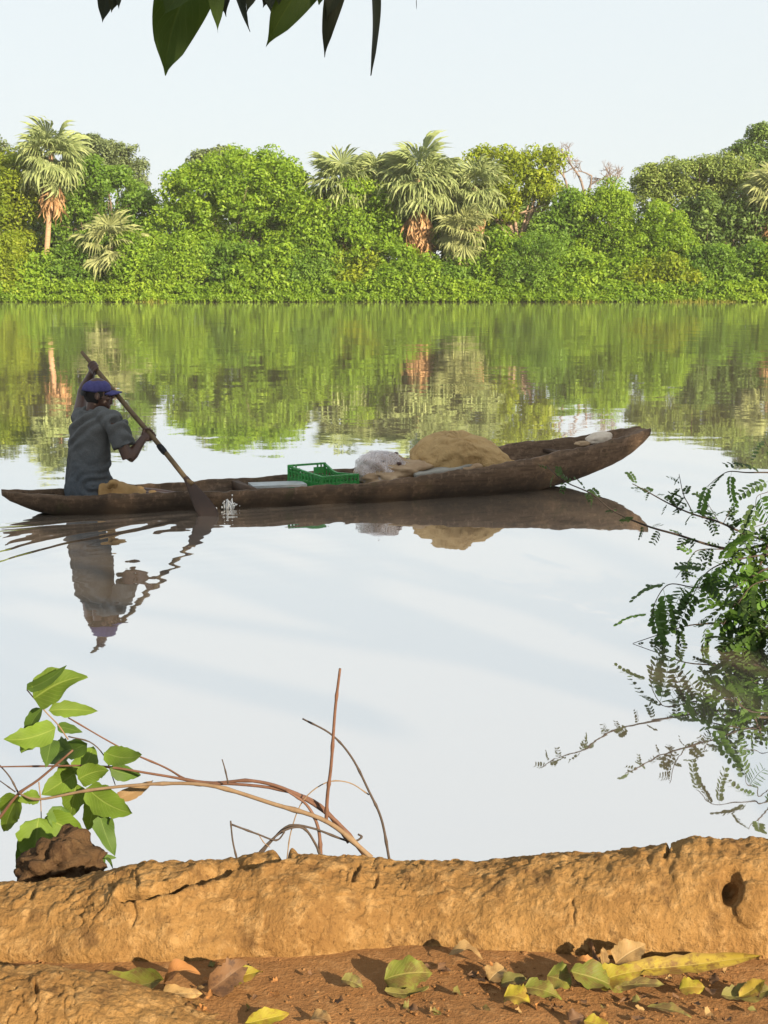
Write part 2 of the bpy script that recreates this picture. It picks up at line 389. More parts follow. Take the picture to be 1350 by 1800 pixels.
MATS['bark'] = plain('tree_bark', (0.16, 0.12, 0.08), (0.08, 0.06, 0.045), 3, 0.95, bump=0.6, bd=0.05)
MATS['bark_pale'] = plain('pale_bark', (0.36, 0.26, 0.19), (0.22, 0.15, 0.11), 2.5, 0.95, bump=0.6, bd=0.05)
MATS['dead_wood'] = plain('bare_dead_wood', (0.21, 0.165, 0.15), (0.15, 0.115, 0.10), 2, 0.95)

def foliage(lobes, size=0.36, dens=1.0, sub=0.95, zmin=0.06, rng=RNG, fill=0.25):
    """many leaf-sized faces gathered in clumps on the skin of a set of ellipsoid lobes"""
    C, R, T = [], [], []
    for c, r in lobes:
        c, r = np.array(c, float), np.array(r, float)
        area = 4 * math.pi * ((r[0] * r[1]) ** 1.6 / 3 + (r[0] * r[2]) ** 1.6 / 3 + (r[1] * r[2]) ** 1.6 / 3) ** (1 / 1.6)
        n = max(6, int(area / (sub * sub) * 0.66))
        d = unit(rng.normal(size=(n, 3))); d[:, 2] = np.where(d[:, 2] < -0.5, -d[:, 2], d[:, 2])
        rr = rng.uniform(0.58, 1.12, n)[:, None]
        C.append(c + d * r * rr); R.append(sub * rng.uniform(0.4, 1.0, n) * np.where(rng.uniform(size=n) < .22, 1.6, 1.0)); T.append(rng.uniform(0, 1, n))
    C, R, T = np.concatenate(C), np.concatenate(R), np.concatenate(T)
    k = np.maximum(4, (R * R / (size * size) * 16 * dens)).astype(int); idx = np.repeat(np.arange(len(C)), k); n = len(idx)
    d = unit(rng.normal(size=(n, 3)) + np.array([0, 0, 0.25])); rad = rng.uniform(0.45, 1.05, n) ** 0.6
    pos = C[idx] + d * (R[idx] * rad)[:, None] * np.array([1, 1, 0.8])
    nor = unit(d * 0.8 + np.array([0, 0, 0.45]) + rng.normal(size=(n, 3)) * 0.55)
    tan = unit(np.cross(nor, rng.normal(size=(n, 3)))); bit = np.cross(nor, tan)
    L = size * rng.uniform(0.55, 1.25, n)[:, None]; Wd = L * rng.uniform(0.42, 0.62, n)[:, None]
    pos[:, 2] = np.maximum(pos[:, 2], zmin + rng.uniform(0, 0.3, n))
    V = np.stack([pos - tan * L * .5, pos - bit * Wd * .5 + nor * L * .06, pos + tan * L * .5 - nor * L * .1, pos + bit * Wd * .5 + nor * L * .06], 1).reshape(-1, 3)
    tint = np.clip(T[idx] * 0.45 + rng.uniform(0, 0.55, n), 0, 1)
    return V, np.arange(n * 4).reshape(-1, 4), tint
def limbs(base, lobes, r0, rng=RNG, bend=0.6):
    parts = []; c = np.mean([l[0] for l in lobes], 0); fork = np.array(base) * 0.55 + c * 0.45
    parts.append(tube(smooth_path([base, np.array(base) * 0.6 + fork * 0.4 + rng.normal(size=3) * [0.15, 0.15, 0], fork], 8), list(np.linspace(r0, r0 * 0.7, 8)), 8))
    for lc, lr in lobes:
        mid = (fork + np.array(lc)) / 2 + rng.normal(size=3) * bend * 0.6; mid[2] -= 0.2
        p = smooth_path([fork, mid, lc], 7); parts.append(tube(p, list(np.linspace(r0 * 0.55, r0 * 0.12, 7)), 6))
        for _ in range(3):
            t = rng.integers(3, 6); e = np.array(lc) + rng.normal(size=3) * np.array(lr) * 0.6
            parts.append(tube(smooth_path([p[t], (p[t] + e) / 2 + rng.normal(size=3) * .2, e], 5), list(np.linspace(r0 * 0.25, r0 * 0.05, 5)), 5))
    return join(parts)
def px_lobes(L, Yd, flat=1.0):
    out = []
    for l in L:
        cx, cy, rx, ry = l[:4]; yy = Yd + (l[4] if len(l) > 4 else 0); k = F / (yy + 0.1)
        out.append((P(cx, cy, yy), np.array([rx / k, (rx + ry) / 2 / k * flat, ry / k])))
    return out
def tree(name, label, cat, L, Yd, mat, group, size=0.35, dens=0.95, sub=1.0, trunk=0.28, tx=None, bark='bark', flat=1.0, root_z=None):
    tr_ = random.Random(label); L2 = list(L)
    for l in L:
        for _ in range(4):
            a = tr_.uniform(-.4, 3.5); q = tr_.uniform(.2, .42); L2.append((l[0] + math.cos(a) * l[2] * .92, l[1] - math.sin(a) * l[3] * .92, l[2] * q, l[3] * q * tr_.uniform(.6, 1.1), tr_.uniform(-1.5, .8)))
    size *= tr_.uniform(.78, 1.25); dens *= tr_.uniform(.75, 1.0); main = px_lobes(L, Yd, flat); lobes = px_lobes(L2, Yd, flat); bx = P(tx, 480, Yd)[0] if tx is not None else float(np.mean([l[0][0] for l in lobes]))
    bz = float(far_z(np.array(bx), np.array(Yd))) - 0.05
    t = empty(name, (bx, Yd, bz), label, cat, group)
    V, Q, ti = foliage(lobes, size, dens, sub)
    obj('crown', V, Q, MATS[mat], t, tint=ti, smooth=False)
    V, Q = limbs((bx, Yd, bz), main, trunk); obj('trunk', V, Q, MATS[bark], t)
    return t
D = SHORE
GT, GS = 'trees on the far bank', 'shrubs along the far shoreline'
tree('broadleaf_tree', 'yellow green tree at the left edge beside the tall palm', 'tree',
     [(20, 318, 44, 40), (22, 370, 46, 50), (4, 420, 46, 48), (52, 345, 26, 34), (-40, 370, 55, 60)], D + 9, 'f_yellow', GT)
tree('acacia_tree', 'dark flat layered tree top showing right behind the tall palm', 'tree',
     [(192, 268, 44, 14), (228, 296, 26, 11), (152, 254, 24, 10), (170, 292, 50, 16), (244, 326, 18, 10)], D + 22, 'f_grey', GT, size=.38, sub=.7, flat=1.5)
tree('acacia_tree', 'dark tree top peeking in at the left edge of the skyline', 'tree',
     [(-5, 262, 22, 12), (-30, 290, 50, 25)], D + 22, 'f_grey', GT, size=.38, sub=.7)
tree('broadleaf_tree', 'round dark green tree right of the tall palm trunk', 'tree',
     [(190, 352, 66, 48), (150, 318, 42, 34), (238, 388, 34, 42), (130, 400, 45, 60), (205, 440, 60, 50)], D + 12, 'f_mid', GT, sub=.85)
tree('broadleaf_tree', 'grey green tree top behind the big bright tree', 'tree',
     [(382, 284, 44, 18), (340, 304, 18, 10), (400, 300, 50, 25)], D + 22, 'f_grey', GT, size=.36, sub=.65)
tree('broadleaf_tree', 'big bright green tree with billowing crown left of the palm cluster', 'tree',
     [(430, 312, 70, 40), (350, 352, 62, 52), (488, 332, 46, 40), (318, 420, 56, 60), (420, 390, 80, 60), (500, 400, 60, 60), (360, 460, 70, 50)], D + 8, 'f_bright', GT, trunk=.4)
tree('broadleaf_tree', 'creeper covered green mound tree under the left fan palms', 'tree',
     [(560, 392, 60, 52), (640, 368, 40, 44), (610, 440, 76, 56), (530, 450, 60, 50), (655, 420, 40, 50)], D + 6, 'f_bright', GT)
tree('broadleaf_tree', 'pale yellow green tree with lobed crown and visible forked trunk', 'tree',
     [(868, 288, 40, 22), (950, 294, 38, 26), (905, 328, 50, 30), (858, 350, 32, 26), (962, 332, 26, 26), (930, 356, 36, 22), (880, 386, 30, 18)], D + 10, 'f_yellow', GT, tx=915, bark='bark_pale', sub=.8, trunk=.4)
tree('broadleaf_tree', 'narrow leafy column of creepers left of the bare tree', 'tree',
     [(1000, 382, 24, 38), (1008, 430, 36, 46), (975, 420, 28, 40)], D + 8, 'f_mid', GT)
tree('broadleaf_tree', 'tall creeper hung tree just right of the bare branches', 'tree',
     [(1078, 352, 20, 22), (1072, 398, 34, 44), (1060, 448, 48, 50), (1036, 372, 22, 20)], D + 7, 'f_bright', GT)
tree('broadleaf_tree', 'rounded sunlit green dome in front of the flat topped tree', 'tree',
     [(1166, 408, 38, 42), (1172, 460, 50, 58), (1124, 452, 40, 52)], D + 5, 'f_bright', GT, size=.36, sub=.7)
tree('acacia_tree', 'broad flat topped olive tree spreading at the right skyline', 'tree',
     [(1195, 306, 58, 20), (1262, 300, 52, 22), (1146, 352, 38, 20), (1290, 346, 36, 34), (1222, 344, 50, 18), (1160, 322, 46, 16), (1310, 318, 40, 22)], D + 14, 'f_olive', GT, size=.38, sub=.75, tx=1228, trunk=.4, bark='bark_pale', flat=1.3)
tree('broadleaf_tree', 'tallest dark tree rising at the right edge', 'tree',
     [(1338, 252, 28, 26), (1298, 274, 17, 16), (1350, 290, 40, 26), (1385, 270, 40, 40)], D + 18, 'f_dark', GT, size=.38, sub=.7)
tree('broadleaf_tree', 'dark shaded tree between the dome and the right edge', 'tree',
     [(1240, 400, 40, 44), (1290, 420, 44, 54), (1345, 410, 50, 50), (1230, 450, 40, 50)], D + 9, 'f_dark', GT, sub=.8)
tree('broadleaf_tree', 'green tree filling behind the middle palm cluster', 'tree',
     [(690, 340, 50, 40), (780, 350, 60, 46), (840, 390, 50, 50), (740, 420, 70, 60)], D + 16, 'f_mid', GT)
# low shrubs in a row at the water
shr = [(-20, 470, 60, 50, 'f_yellow', 'yellow green shrub at the left end of the far shore'),
       (60, 490, 52, 36, 'f_bright', 'low green shrub at the foot of the tall palm'),
       (140, 470, 46, 46, 'f_mid', 'dull green shrub left of the young low palm'),
       (235, 468, 44, 52, 'f_bright', 'glossy green shrub in front of the young low palm'),
       (310, 470, 54, 52, 'f_bright', 'leafy shrub below the left side of the big bright tree'),
       (395, 478, 56, 48, 'f_mid', 'dull leafy shrub below the middle of the big bright tree'),
       (475, 482, 52, 44, 'f_bright', 'fresh green shrub below the right side of the big bright tree'),
       (550, 480, 54, 46, 'f_mid', 'shadowy shrub below the creeper covered mound'),
       (632, 486, 56, 42, 'f_yellow', 'light green shrub left below the palm cluster'),
       (712, 482, 52, 40, 'f_bright', 'round shrub straight below the orange palm trunks'),
       (790, 492, 54, 36, 'f_mid', 'low shrub below the drooping low palm'),
       (868, 468, 56, 54, 'f_bright', 'wide green shrub below the pale lobed tree'),
       (940, 470, 50, 54, 'f_mid', 'darker shrub right of the pale lobed tree foot'),
       (1010, 486, 50, 42, 'f_bright', 'low bright shrub below the bare tree'),
       (1085, 490, 52, 38, 'f_bright', 'low shrub left of the sunlit dome'),
       (1160, 496, 54, 32, 'f_yellow', 'lowest shrub at the foot of the sunlit dome'),
       (1240, 484, 52, 42, 'f_mid', 'dull shrub right of the sunlit dome'),
       (1315, 482, 52, 46, 'f_mid', 'darker shrub near the right end of the far shore'),
       (1385, 480, 50, 48, 'f_bright', 'shrub cut by the right edge of the view')]
for i, (cx, cy, rx, ry, mt, lab) in enumerate(shr):
    q = random.Random(i); L = [(cx, cy, rx, ry)] + [(cx + q.uniform(-.8, .8) * rx, cy + q.uniform(.1, .7) * ry, rx * q.uniform(.4, .6), ry * q.uniform(.4, .6), -1.4) for _ in range(3)]
    tree('shrub', lab, 'shrub', L, D + 3.2 + (i % 3) * 0.7, mt, GS, size=.34, sub=.8, trunk=.1)
# mass of undergrowth low on the bank and the wood behind that closes the gaps
mass = []
for x in np.arange(-120, 1480, 26): mass.append((x + random.uniform(-10, 10), 519 + random.uniform(-8, 4), 24, 13 + random.uniform(0, 8)))
V, Q, ti = foliage(px_lobes(mass, D + 1.3), .32, 1.2, .5)
low = [(x + random.uniform(-6, 6), 528 + random.uniform(-3, 1), 12, 5 + random.uniform(0, 4)) for x in np.arange(-120, 1480, 11)]
V2, Q2, t2 = foliage(px_lobes(low, D + 0.25), .30, 1.6, .34, zmin=-.08); V, Q, ti = np.concatenate([V, V2]), np.concatenate([Q, Q2 + len(V)]), np.concatenate([ti, t2])
tag(obj('undergrowth', V, Q, MATS['f_bright'], tint=ti, smooth=False), 'fringe of low leafy undergrowth overhanging the far waterline', 'undergrowth', kind='stuff')
sky_line = [(-150, 330), (0, 330), (120, 320), (270, 400), (330, 340), (420, 330), (540, 340), (700, 330), (840, 330), (960, 350), (1000, 400), (1090, 400), (1150, 350), (1350, 340), (1550, 330)]
mass = []
for x in np.arange(-150, 1520, 42):
    top = np.interp(x, *zip(*sky_line)); mass.append((x, top + 55, 40, 45)); mass.append((x + 20, top + 120, 45, 60))
V, Q, ti = foliage(px_lobes(mass, D + 24), .6, .55, 1.3)
tag(obj('background_wood', V, Q, MATS['f_dark'], tint=ti, smooth=False), 'dark wood seen through gaps behind the far trees', 'wood', kind='stuff')
# yellow grass tufts at the waterline
MATS['reed'] = foliage_mat('yellow_reed', (0.12, 0.15, 0.02), (0.2, 0.22, 0.03), (0.28, 0.27, 0.05), 0.3)
def reeds(x0, x1, label, n=500, Yr=None):
    Yr = Yr or D + 0.2; a, b = P(x0, 525, Yr)[0], P(x1, 525, Yr)[0]; V, Q = [], []
    for i in range(n):
        x, y = RNG.uniform(a, b), Yr + RNG.uniform(-.5, .6); h = RNG.uniform(.15, .5) * (1 - abs((x - (a + b) / 2) / (b - a)) * 0.9); dx, dy = RNG.normal(size=2) * .25
        k = len(V); V += [(x - .04, y, -.03), (x + .04, y, -.03), (x + dx * .5 + .03, y + dy * .5, h * .7), (x + dx, y + dy, h), (x + dx * .5 - .03, y + dy * .5, h * .7)]; Q += [(k, k + 1, k + 2, k + 4), (k + 4, k + 2, k + 3)]
    o = obj('reed_tuft', V, Q, MATS['reed'], smooth=False, origin=((a + b) / 2, Yr, 0), tint=RNG.uniform(0, 1, len(Q)))
    return tag(o, label, 'reeds', 'yellow reeds at the far waterline')
reeds(228, 300, 'yellowish reed tuft at the waterline below the young low palm')
reeds(1165, 1290, 'long strip of yellowish reeds at the waterline on the right', 700)
reeds(985, 1060, 'short yellow reed tuft at the waterline below the bare tree', 300)

# ------------------------------------------------------------------ fan palms
MATS['palm'] = foliage_mat('fan_palm_frond', (0.144, 0.194, 0.074), (0.235, 0.289, 0.116), (0.340, 0.386, 0.164), 0.3, tcol=(0.392, 0.446, 0.164))
MATS['palm_pale'] = foliage_mat('pale_fan_frond', (0.184, 0.216, 0.079), (0.270, 0.300, 0.125), (0.346, 0.372, 0.158), 0.3, tcol=(0.356, 0.372, 0.158))
MATS['palm_dead'] = foliage_mat('dead_orange_frond', (0.212, 0.130, 0.062), (0.383, 0.225, 0.110), (0.510, 0.341, 0.173), 0.2, tcol=(0.531, 0.300, 0.125))
MATS['palm_trunk'] = plain('palm_trunk_bark', (0.42, 0.27, 0.17), (0.28, 0.18, 0.11), 3, 0.95, bump=0.7, bd=0.05, sc=(1, 1, 3))
def frond_mesh(seed, droop, petiole=1.35, radius=1.4, spread=135, nseg=34, ragged=0.3):
    r = np.random.default_rng(seed); V, Q = [], []
    def q(*p): k = len(V); V.extend(p); Q.append(tuple(range(k, k + len(p))))
    pts = [np.array([x, 0, -droop * 0.25 * x * x / petiole]) for x in np.linspace(0, petiole, 5)]
    for a, b in zip(pts[:-1], pts[1:]):
        w = np.array([0, .035, 0]); q(a - w, b - w, b + w, a + w)
    c = pts[-1]
    for i in range(nseg):
        th = math.radians(-spread + 2 * spread * (i + .5) / nseg + r.normal() * 2); dth = math.radians(spread / nseg)
        ln = radius * (0.72 + 0.28 * math.cos(th * 0.6)) * (1 + r.normal() * ragged * .5)
        def pt(t, off, z=0):
            s = t * ln; x, y = math.cos(th) * s - math.sin(th) * off, math.sin(th) * s + math.cos(th) * off
            return c + np.array([x, y, z - droop * 0.30 * s * s - abs(y) * 0.18 + (x * -0.05)])
        w1 = ln * 0.62 * math.tan(dth) * 1.04; pl = 0.05 if i % 2 else -0.05
        q(pt(0, 0), pt(.68, -w1, pl), pt(.68, w1, -pl))
        tw = r.normal() * .04
        hang = abs(r.normal()) * .18; q(pt(.68, -w1, pl), pt(.86, -w1 * .5 + tw, pl - .08 - hang * .3), pt(1.0, tw * 2, -.28 - droop * .4 - hang), pt(.86, w1 * .5 + tw, -pl - .08 - hang * .3), pt(.68, w1, -pl))
    return np.array(V), Q
FR = []
for s, dr in enumerate((0.15, 0.3, 0.45, 0.25)):
    V, Q = frond_mesh(s, dr); me = mesh_np('frond', V, Q, False, tint=np.random.default_rng(s).uniform(0, 1, len(Q))); FR.append(me)
DF = []
for s in range(3):
    V, Q = frond_mesh(20 + s, 0.1, petiole=0.7, radius=1.5, spread=46, nseg=11, ragged=.5); V[:, 1] *= 0.8
    DF.append((V, Q))
def palm(label, cx, cy, rad_px, Yd, base_px, skirt, nf=30, mat='palm', low=-35, tr=0.26, sk=(.8, 2.2), seed=0):
    r = random.Random(seed); k = F / Yd; c = P(cx, cy, Yd); sc = rad_px / k / 2.75
    b = P(base_px[0], base_px[1], Yd); gz = float(far_z(np.array(b[0]), np.array(Yd))); d = c - b
    base = c - d * ((c[2] - gz) / d[2]) if abs(d[2]) > .1 else b
    t = empty('fan_palm', base, label, 'palm tree', 'fan palms on the far bank')
    n = 14; pth = smooth_path([base, (base + c) / 2 + [0.12, 0, 0], c], n)
    obj('trunk', *tube(pth, [tr * (1.15 - .3 * i / n) * (1 + .06 * (i % 2)) for i in range(n)], 9), MATS['palm_trunk'], t)
    rel = c - base
    for i in range(nf):
        f = (i + .5) / nf; el = math.radians(82 - (82 - low) * f ** 0.8 + r.uniform(-9, 9)); az = i * 2.39996 + r.uniform(-.3, .3)
        me = FR[min(3, int(f * 3.2))]
        o = bpy.data.objects.new('frond', me); link(o, t)
        o.material_slots
        o.location = Vector(rel) + Vector((0, 0, r.uniform(-.5, .1) * sc))
        o.rotation_euler = Matrix.Rotation(az, 3, 'Z').to_4x4().to_3x3() @ Matrix.Rotation(-el, 3, 'Y') @ Matrix.Rotation(r.uniform(-.5, .5), 3, 'X') and \
            (Matrix.Rotation(az, 3, 'Z') @ Matrix.Rotation(-el, 3, 'Y') @ Matrix.Rotation(r.uniform(-.5, .5), 3, 'X')).to_euler()
        q = sc * r.uniform(.85, 1.12); o.scale = (q, q, q)
    for i in range(skirt):                        # dead fronds hanging round the trunk
        az = i * 2.39996 + seed; o = bpy.data.objects.new('dead_frond', DFM[i % 3]); link(o, t)
        o.location = Vector(rel) + Vector((0, 0, -r.uniform(*sk) * sc))
        o.rotation_euler = (Matrix.Rotation(az, 3, 'Z') @ Matrix.Rotation(math.radians(66 + r.uniform(-8, 14)), 3, 'Y')).to_euler()
        q = sc * r.uniform(.8, 1.1); o.scale = (q, q, q)
    return t
for me in FR: me.materials.append(MATS['palm'])
FRP = []
for me in FR:
    m2 = me.copy(); m2.materials.clear(); m2.materials.append(MATS['palm_pale']); FRP.append(m2)
DFM = []
for s, (V, Q) in enumerate(DF):
    me = mesh_np('dead_frond', V, Q, False, tint=np.random.default_rng(50 + s).uniform(0, 1, len(Q))); me.materials.append(MATS['palm_dead']); DFM.append(me)
palm('tallest fan palm on the left with orange skirt and bare trunk', 90, 270, 68, D + 7.0, (80, 445), 22, nf=40, low=-62, tr=.24, seed=1)
FRold = FR; FR = FRP
palm('young trunkless pale fan palm low on the left bank', 196, 425, 66, D + 3.4, (188, 500), 0, nf=26, low=-55, tr=.2, seed=2)
FR = FRold
palm('fan palm leftmost of the middle cluster half hidden by creepers', 600, 318, 64, D + 6.8, (604, 450), 8, nf=32, low=-40, seed=3)
palm('smaller fan palm between the leftmost and the tallest of the cluster', 662, 312, 54, D + 8, (668, 450), 6, nf=30, low=-30, seed=4)
palm('tallest fan palm of the middle cluster with thick orange skirt', 736, 310, 76, D + 5.2, (732, 450), 40, nf=42, low=-36, tr=.3, sk=(1.0, 3.0), seed=5)
palm('fan palm right of the cluster beside the pale lobed tree', 834, 326, 58, D + 6.5, (848, 450), 16, nf=34, low=-50, seed=6)
FR = FRP
palm('drooping low fan palm in front of the middle cluster', 812, 402, 54, D + 4.0, (806, 500), 6, nf=34, low=-80, tr=.2, seed=7)
palm('pale fan palm cut by the right edge of the view', 1362, 335, 58, D + 8, (1362, 470), 8, nf=32, low=-50, seed=8)
FR = FRold

# bare tree
def bare_tree():
    base = P(1038, 470, D + 10); base[2] = far_z(np.array(base[0]), np.array(base[1])); parts = []; r = random.Random(4)
    def grow(p, d, ln, rad, depth):
        pts = [p]; dd = np.array(d, float)
        for i in range(4):
            dd = unit(dd + np.array([r.gauss(0, .22), r.gauss(0, .2), r.gauss(0.03, .15)])); pts.append(pts[-1] + dd * ln / 4)
        parts.append(tube(smooth_path(pts, 7), list(np.linspace(rad, rad * .62, 7)), 6 if depth < 2 else 4))
        if depth < 5:
            for _ in range(2 if depth < 2 else 3):
                i = r.choice([2, 3, 4, 4]); nd = unit(dd + np.array([r.gauss(0, .65), r.gauss(0, .5), r.gauss(.1, .4)]))
                grow(pts[i], nd, ln * r.uniform(.58, .8), rad * .62, depth + 1)
    fork = P(1040, 380, D + 10)
    parts.append(tube(smooth_path([base, (base + fork) / 2 + [.2, 0, 0], fork], 6), [.3, .27, .25], 8))
    for tx, ty, ln in ((1000, 318, 2.2), (1022, 300, 2.4), (1034, 318, 2.0), (1062, 318, 1.9), (1072, 326, 1.7)):
        e = P(tx, ty + 20, D + 10); m = (fork + e) / 2 + np.array([r.gauss(0, .4), 0, -.2])
        parts.append(tube(smooth_path([fork, m, e], 7), [.2, .14, .12], 6)); grow(e, unit(e - m + np.array([0, 0, .5])), ln * .8, .13, 1)
    t = empty('bare_tree', base, 'leafless pinkish grey dead tree against the sky', 'tree', GT)
    obj('trunk', *join(parts[:1]), MATS['dead_wood'], t); obj('branches', *join(parts[1:]), MATS['dead_wood'], t)
bare_tree()

# ------------------------------------------------------------------ dugout canoe
def wood_mat(name, dry, wet, zlow, zhigh, inner=None):
    m = M(name); v = m.coord('Object'); geo = m.node('ShaderNodeNewGeometry')
    rot = m.node('ShaderNodeMapping'); rot.inputs['Rotation'].default_value = (0, 0, -math.atan2(BA[1], BA[0])); rot.inputs['Scale'].default_value = (1, 1, 1); m.link(v, rot.inputs[0])
    st = m.node('ShaderNodeMapping'); st.inputs['Scale'].default_value = (1.2, 10, 14); m.link(rot.outputs[0], st.inputs[0])
    g = m.noise(st.outputs[0], 3, 6, 0.65, 0.4); f = m.noise(v, 22, 5, 0.7); big = m.noise(v, 2.6, 3)
    c = m.mix(m.remap(g.outputs[0], 0.36, 0.64), dry, tuple(q * 0.5 for q in dry))
    c = m.mix(m.remap(f.outputs[0], 0.52, 0.68, 0, 0.65), c, tuple(min(1, q * 1.8) for q in dry))
    sep = m.node('ShaderNodeSeparateXYZ'); m.link(geo.outputs['Position'], sep.inputs[0])
    hgt = m.math('ADD', sep.outputs[2], m.math('MULTIPLY', m.math('SUBTRACT', big.outputs[0], 0.5), 0.22))
    hgt = m.math('ADD', hgt, m.math('MULTIPLY', m.math('SUBTRACT', f.outputs[0], 0.5), 0.08))
    c = m.mix(m.remap(hgt, zlow, zhigh, 0.88, 0), c, wet)
    moss = m.noise(v, 5, 5, 0.6); c = m.mix(m.remap(moss.outputs[0], 0.58, 0.68, 0, 0.5), c, (0.035, 0.038, 0.012))
    m.color(c); m.set(0.75, 0.25); m.bump(m.math('ADD', g.outputs[0], m.math('MULTIPLY', f.outputs[0], 0.5)), 0.5, 0.006); return m.m
MATS['hull'] = wood_mat('weathered_hull_wood', (0.165, 0.108, 0.07), (0.032, 0.022, 0.015), 0.03, 0.18)
MATS['plank'] = plain('pale_board', (0.42, 0.46, 0.48), (0.3, 0.31, 0.3), 12, 0.6)
MATS['darkwood'] = plain('dark_wood', (0.10, 0.06, 0.035), (0.05, 0.03, 0.02), 12, 0.85)
_u = np.linspace(-0.2, BL + 0.4, 400); _ax = proj(np.stack([BS[0] + BA[0] * _u, BS[1] + BA[1] * _u, _u * 0], -1))[0]
def ux(x): return float(np.interp(x, _ax, _u))
def B(u, v, z): return np.array([BS[0] + BA[0] * u + BN[0] * v, BS[1] + BA[1] * u + BN[1] * v, z])
tx_ = [5, 30, 75, 170, 320, 430, 640, 800, 900, 1000, 1080, 1112, 1131]
hw_ = [.035, .09, .17, .25, .29, .34, .43, .46, .42, .30, .19, .145, .10]
zg_ = [.185, .165, .155, .150, .140, .136, .158, .235, .285, .345, .40, .425, .437]
zb_ = [.145, .075, .0, -.06, -.10, -.11, -.11, -.09, -.05, .04, .17, .285, .37]
US = np.array([ux(x) for x in tx_]); NS = 220; uu = np.linspace(US[0], US[-1], NS)
def sm(tab): 
    y = np.interp(uu, US, tab); k = np.ones(9) / 9; yp = np.pad(y, 4, mode='edge'); s = np.convolve(yp, k, 'valid'); s[:2] = y[:2]; s[-4:] = y[-4:]; return s
HW, ZG, ZB = sm(hw_), sm(zg_), sm(zb_)
qs = np.array([1, .97, .9, .75, .5, .2, 0, -.2, -.5, -.75, -.9, -.97, -1.0])
V = []
for i in range(NS):
    u, hw, zg, zb = uu[i], HW[i], ZG[i], ZB[i]; end = min(1, i / 10, (NS - 1 - i) / 14)
    n1 = .007 * math.sin(u * 9) * math.sin(u * 3.1) + .006 * float(vnoise(np.array([u * 14, 1, 0]))) + .004 * float(vnoise(np.array([u * 45, 5, 0])))
    n2 = .007 * math.sin(u * 7 + 2) + .006 * float(vnoise(np.array([u * 14, 9, 0])))
    prof = [(1, 1), (1.0, .82), (.97, .6), (.90, .35), (.78, .12), (.45, .02), (0, 0)]
    prof = prof + [(-a, b) for a, b in prof[-2::-1]]
    zi = max(zb + .035, .022); zi = zg - .004 - (zg - .004 - zi) * end; zi = min(zi, zg - .004)
    th = .026 + .006 * math.sin(u * 5)
    outer = [B(u, a * hw, zb + (zg - zb) * b + (n1 if a > 0 else n2) * b ** 3) for a, b in prof]
    inner = []
    for a, b in prof:
        w = max(hw - th, hw * .3); bb = b if b > .5 else b * .9
        inner.append(B(u, a * w * (1 - .05 * (1 - b)), zi + (zg - zi) * bb + (n1 if a > 0 else n2) * b ** 3))
    V += outer + inner[::-1]
V = np.array(V); K = 26
side = np.clip(np.abs(fbm(V, 9, 3, seed=8)) - .35, 0, 1); V[:, :2] += (vnoise(V * 12, 3) * .0035)[:, None] * BN; V[:, 2] += vnoise(V * 22, 4) * .003
Q = [(i * K + j, (i + 1) * K + j, (i + 1) * K + (j + 1) % K, i * K + (j + 1) % K) for i in range(NS - 1) for j in range(K)]
for i0 in (0, (NS - 1) * K):
    Q += [(i0 + j, i0 + j + 1, i0 + K - 2 - j, i0 + K - 1 - j) for j in range(12)]
canoe = empty('dugout_canoe', B(BL / 2, 0, 0), 'long weathered brown wooden dugout canoe on the river', 'canoe')
hull = obj('hull', V, Q, MATS['hull'], canoe)
RB = np.stack([np.append(BA, 0), np.append(-BN, 0), [0, 0, 1]], 1)
def in_boat(x): return ux(x)
obj('thwart', *box(B(ux(432), 0, .085), (.05, .58, .09), RB), MATS['darkwood'], canoe)
obj('thwart', *box(B(ux(690), -.02, .10), (.10, .74, .03), RB), MATS['darkwood'], canoe)
obj('thwart', *box(B(ux(985), 0, .255), (.07, .50, .03), RB), MATS['darkwood'], canoe)
bd = box(B(ux(486), .03, .125), (.42, .22, .018), RB @ np.array([[math.cos(.12), math.sin(.12), 0], [-math.sin(.12), math.cos(.12), 0], [0, 0, 1]]))
tag(obj('board', *bd, MATS['plank'], origin=B(ux(486), .03, .116), smooth=False), 'pale bluish board lying in the canoe left of the green crate', 'board')

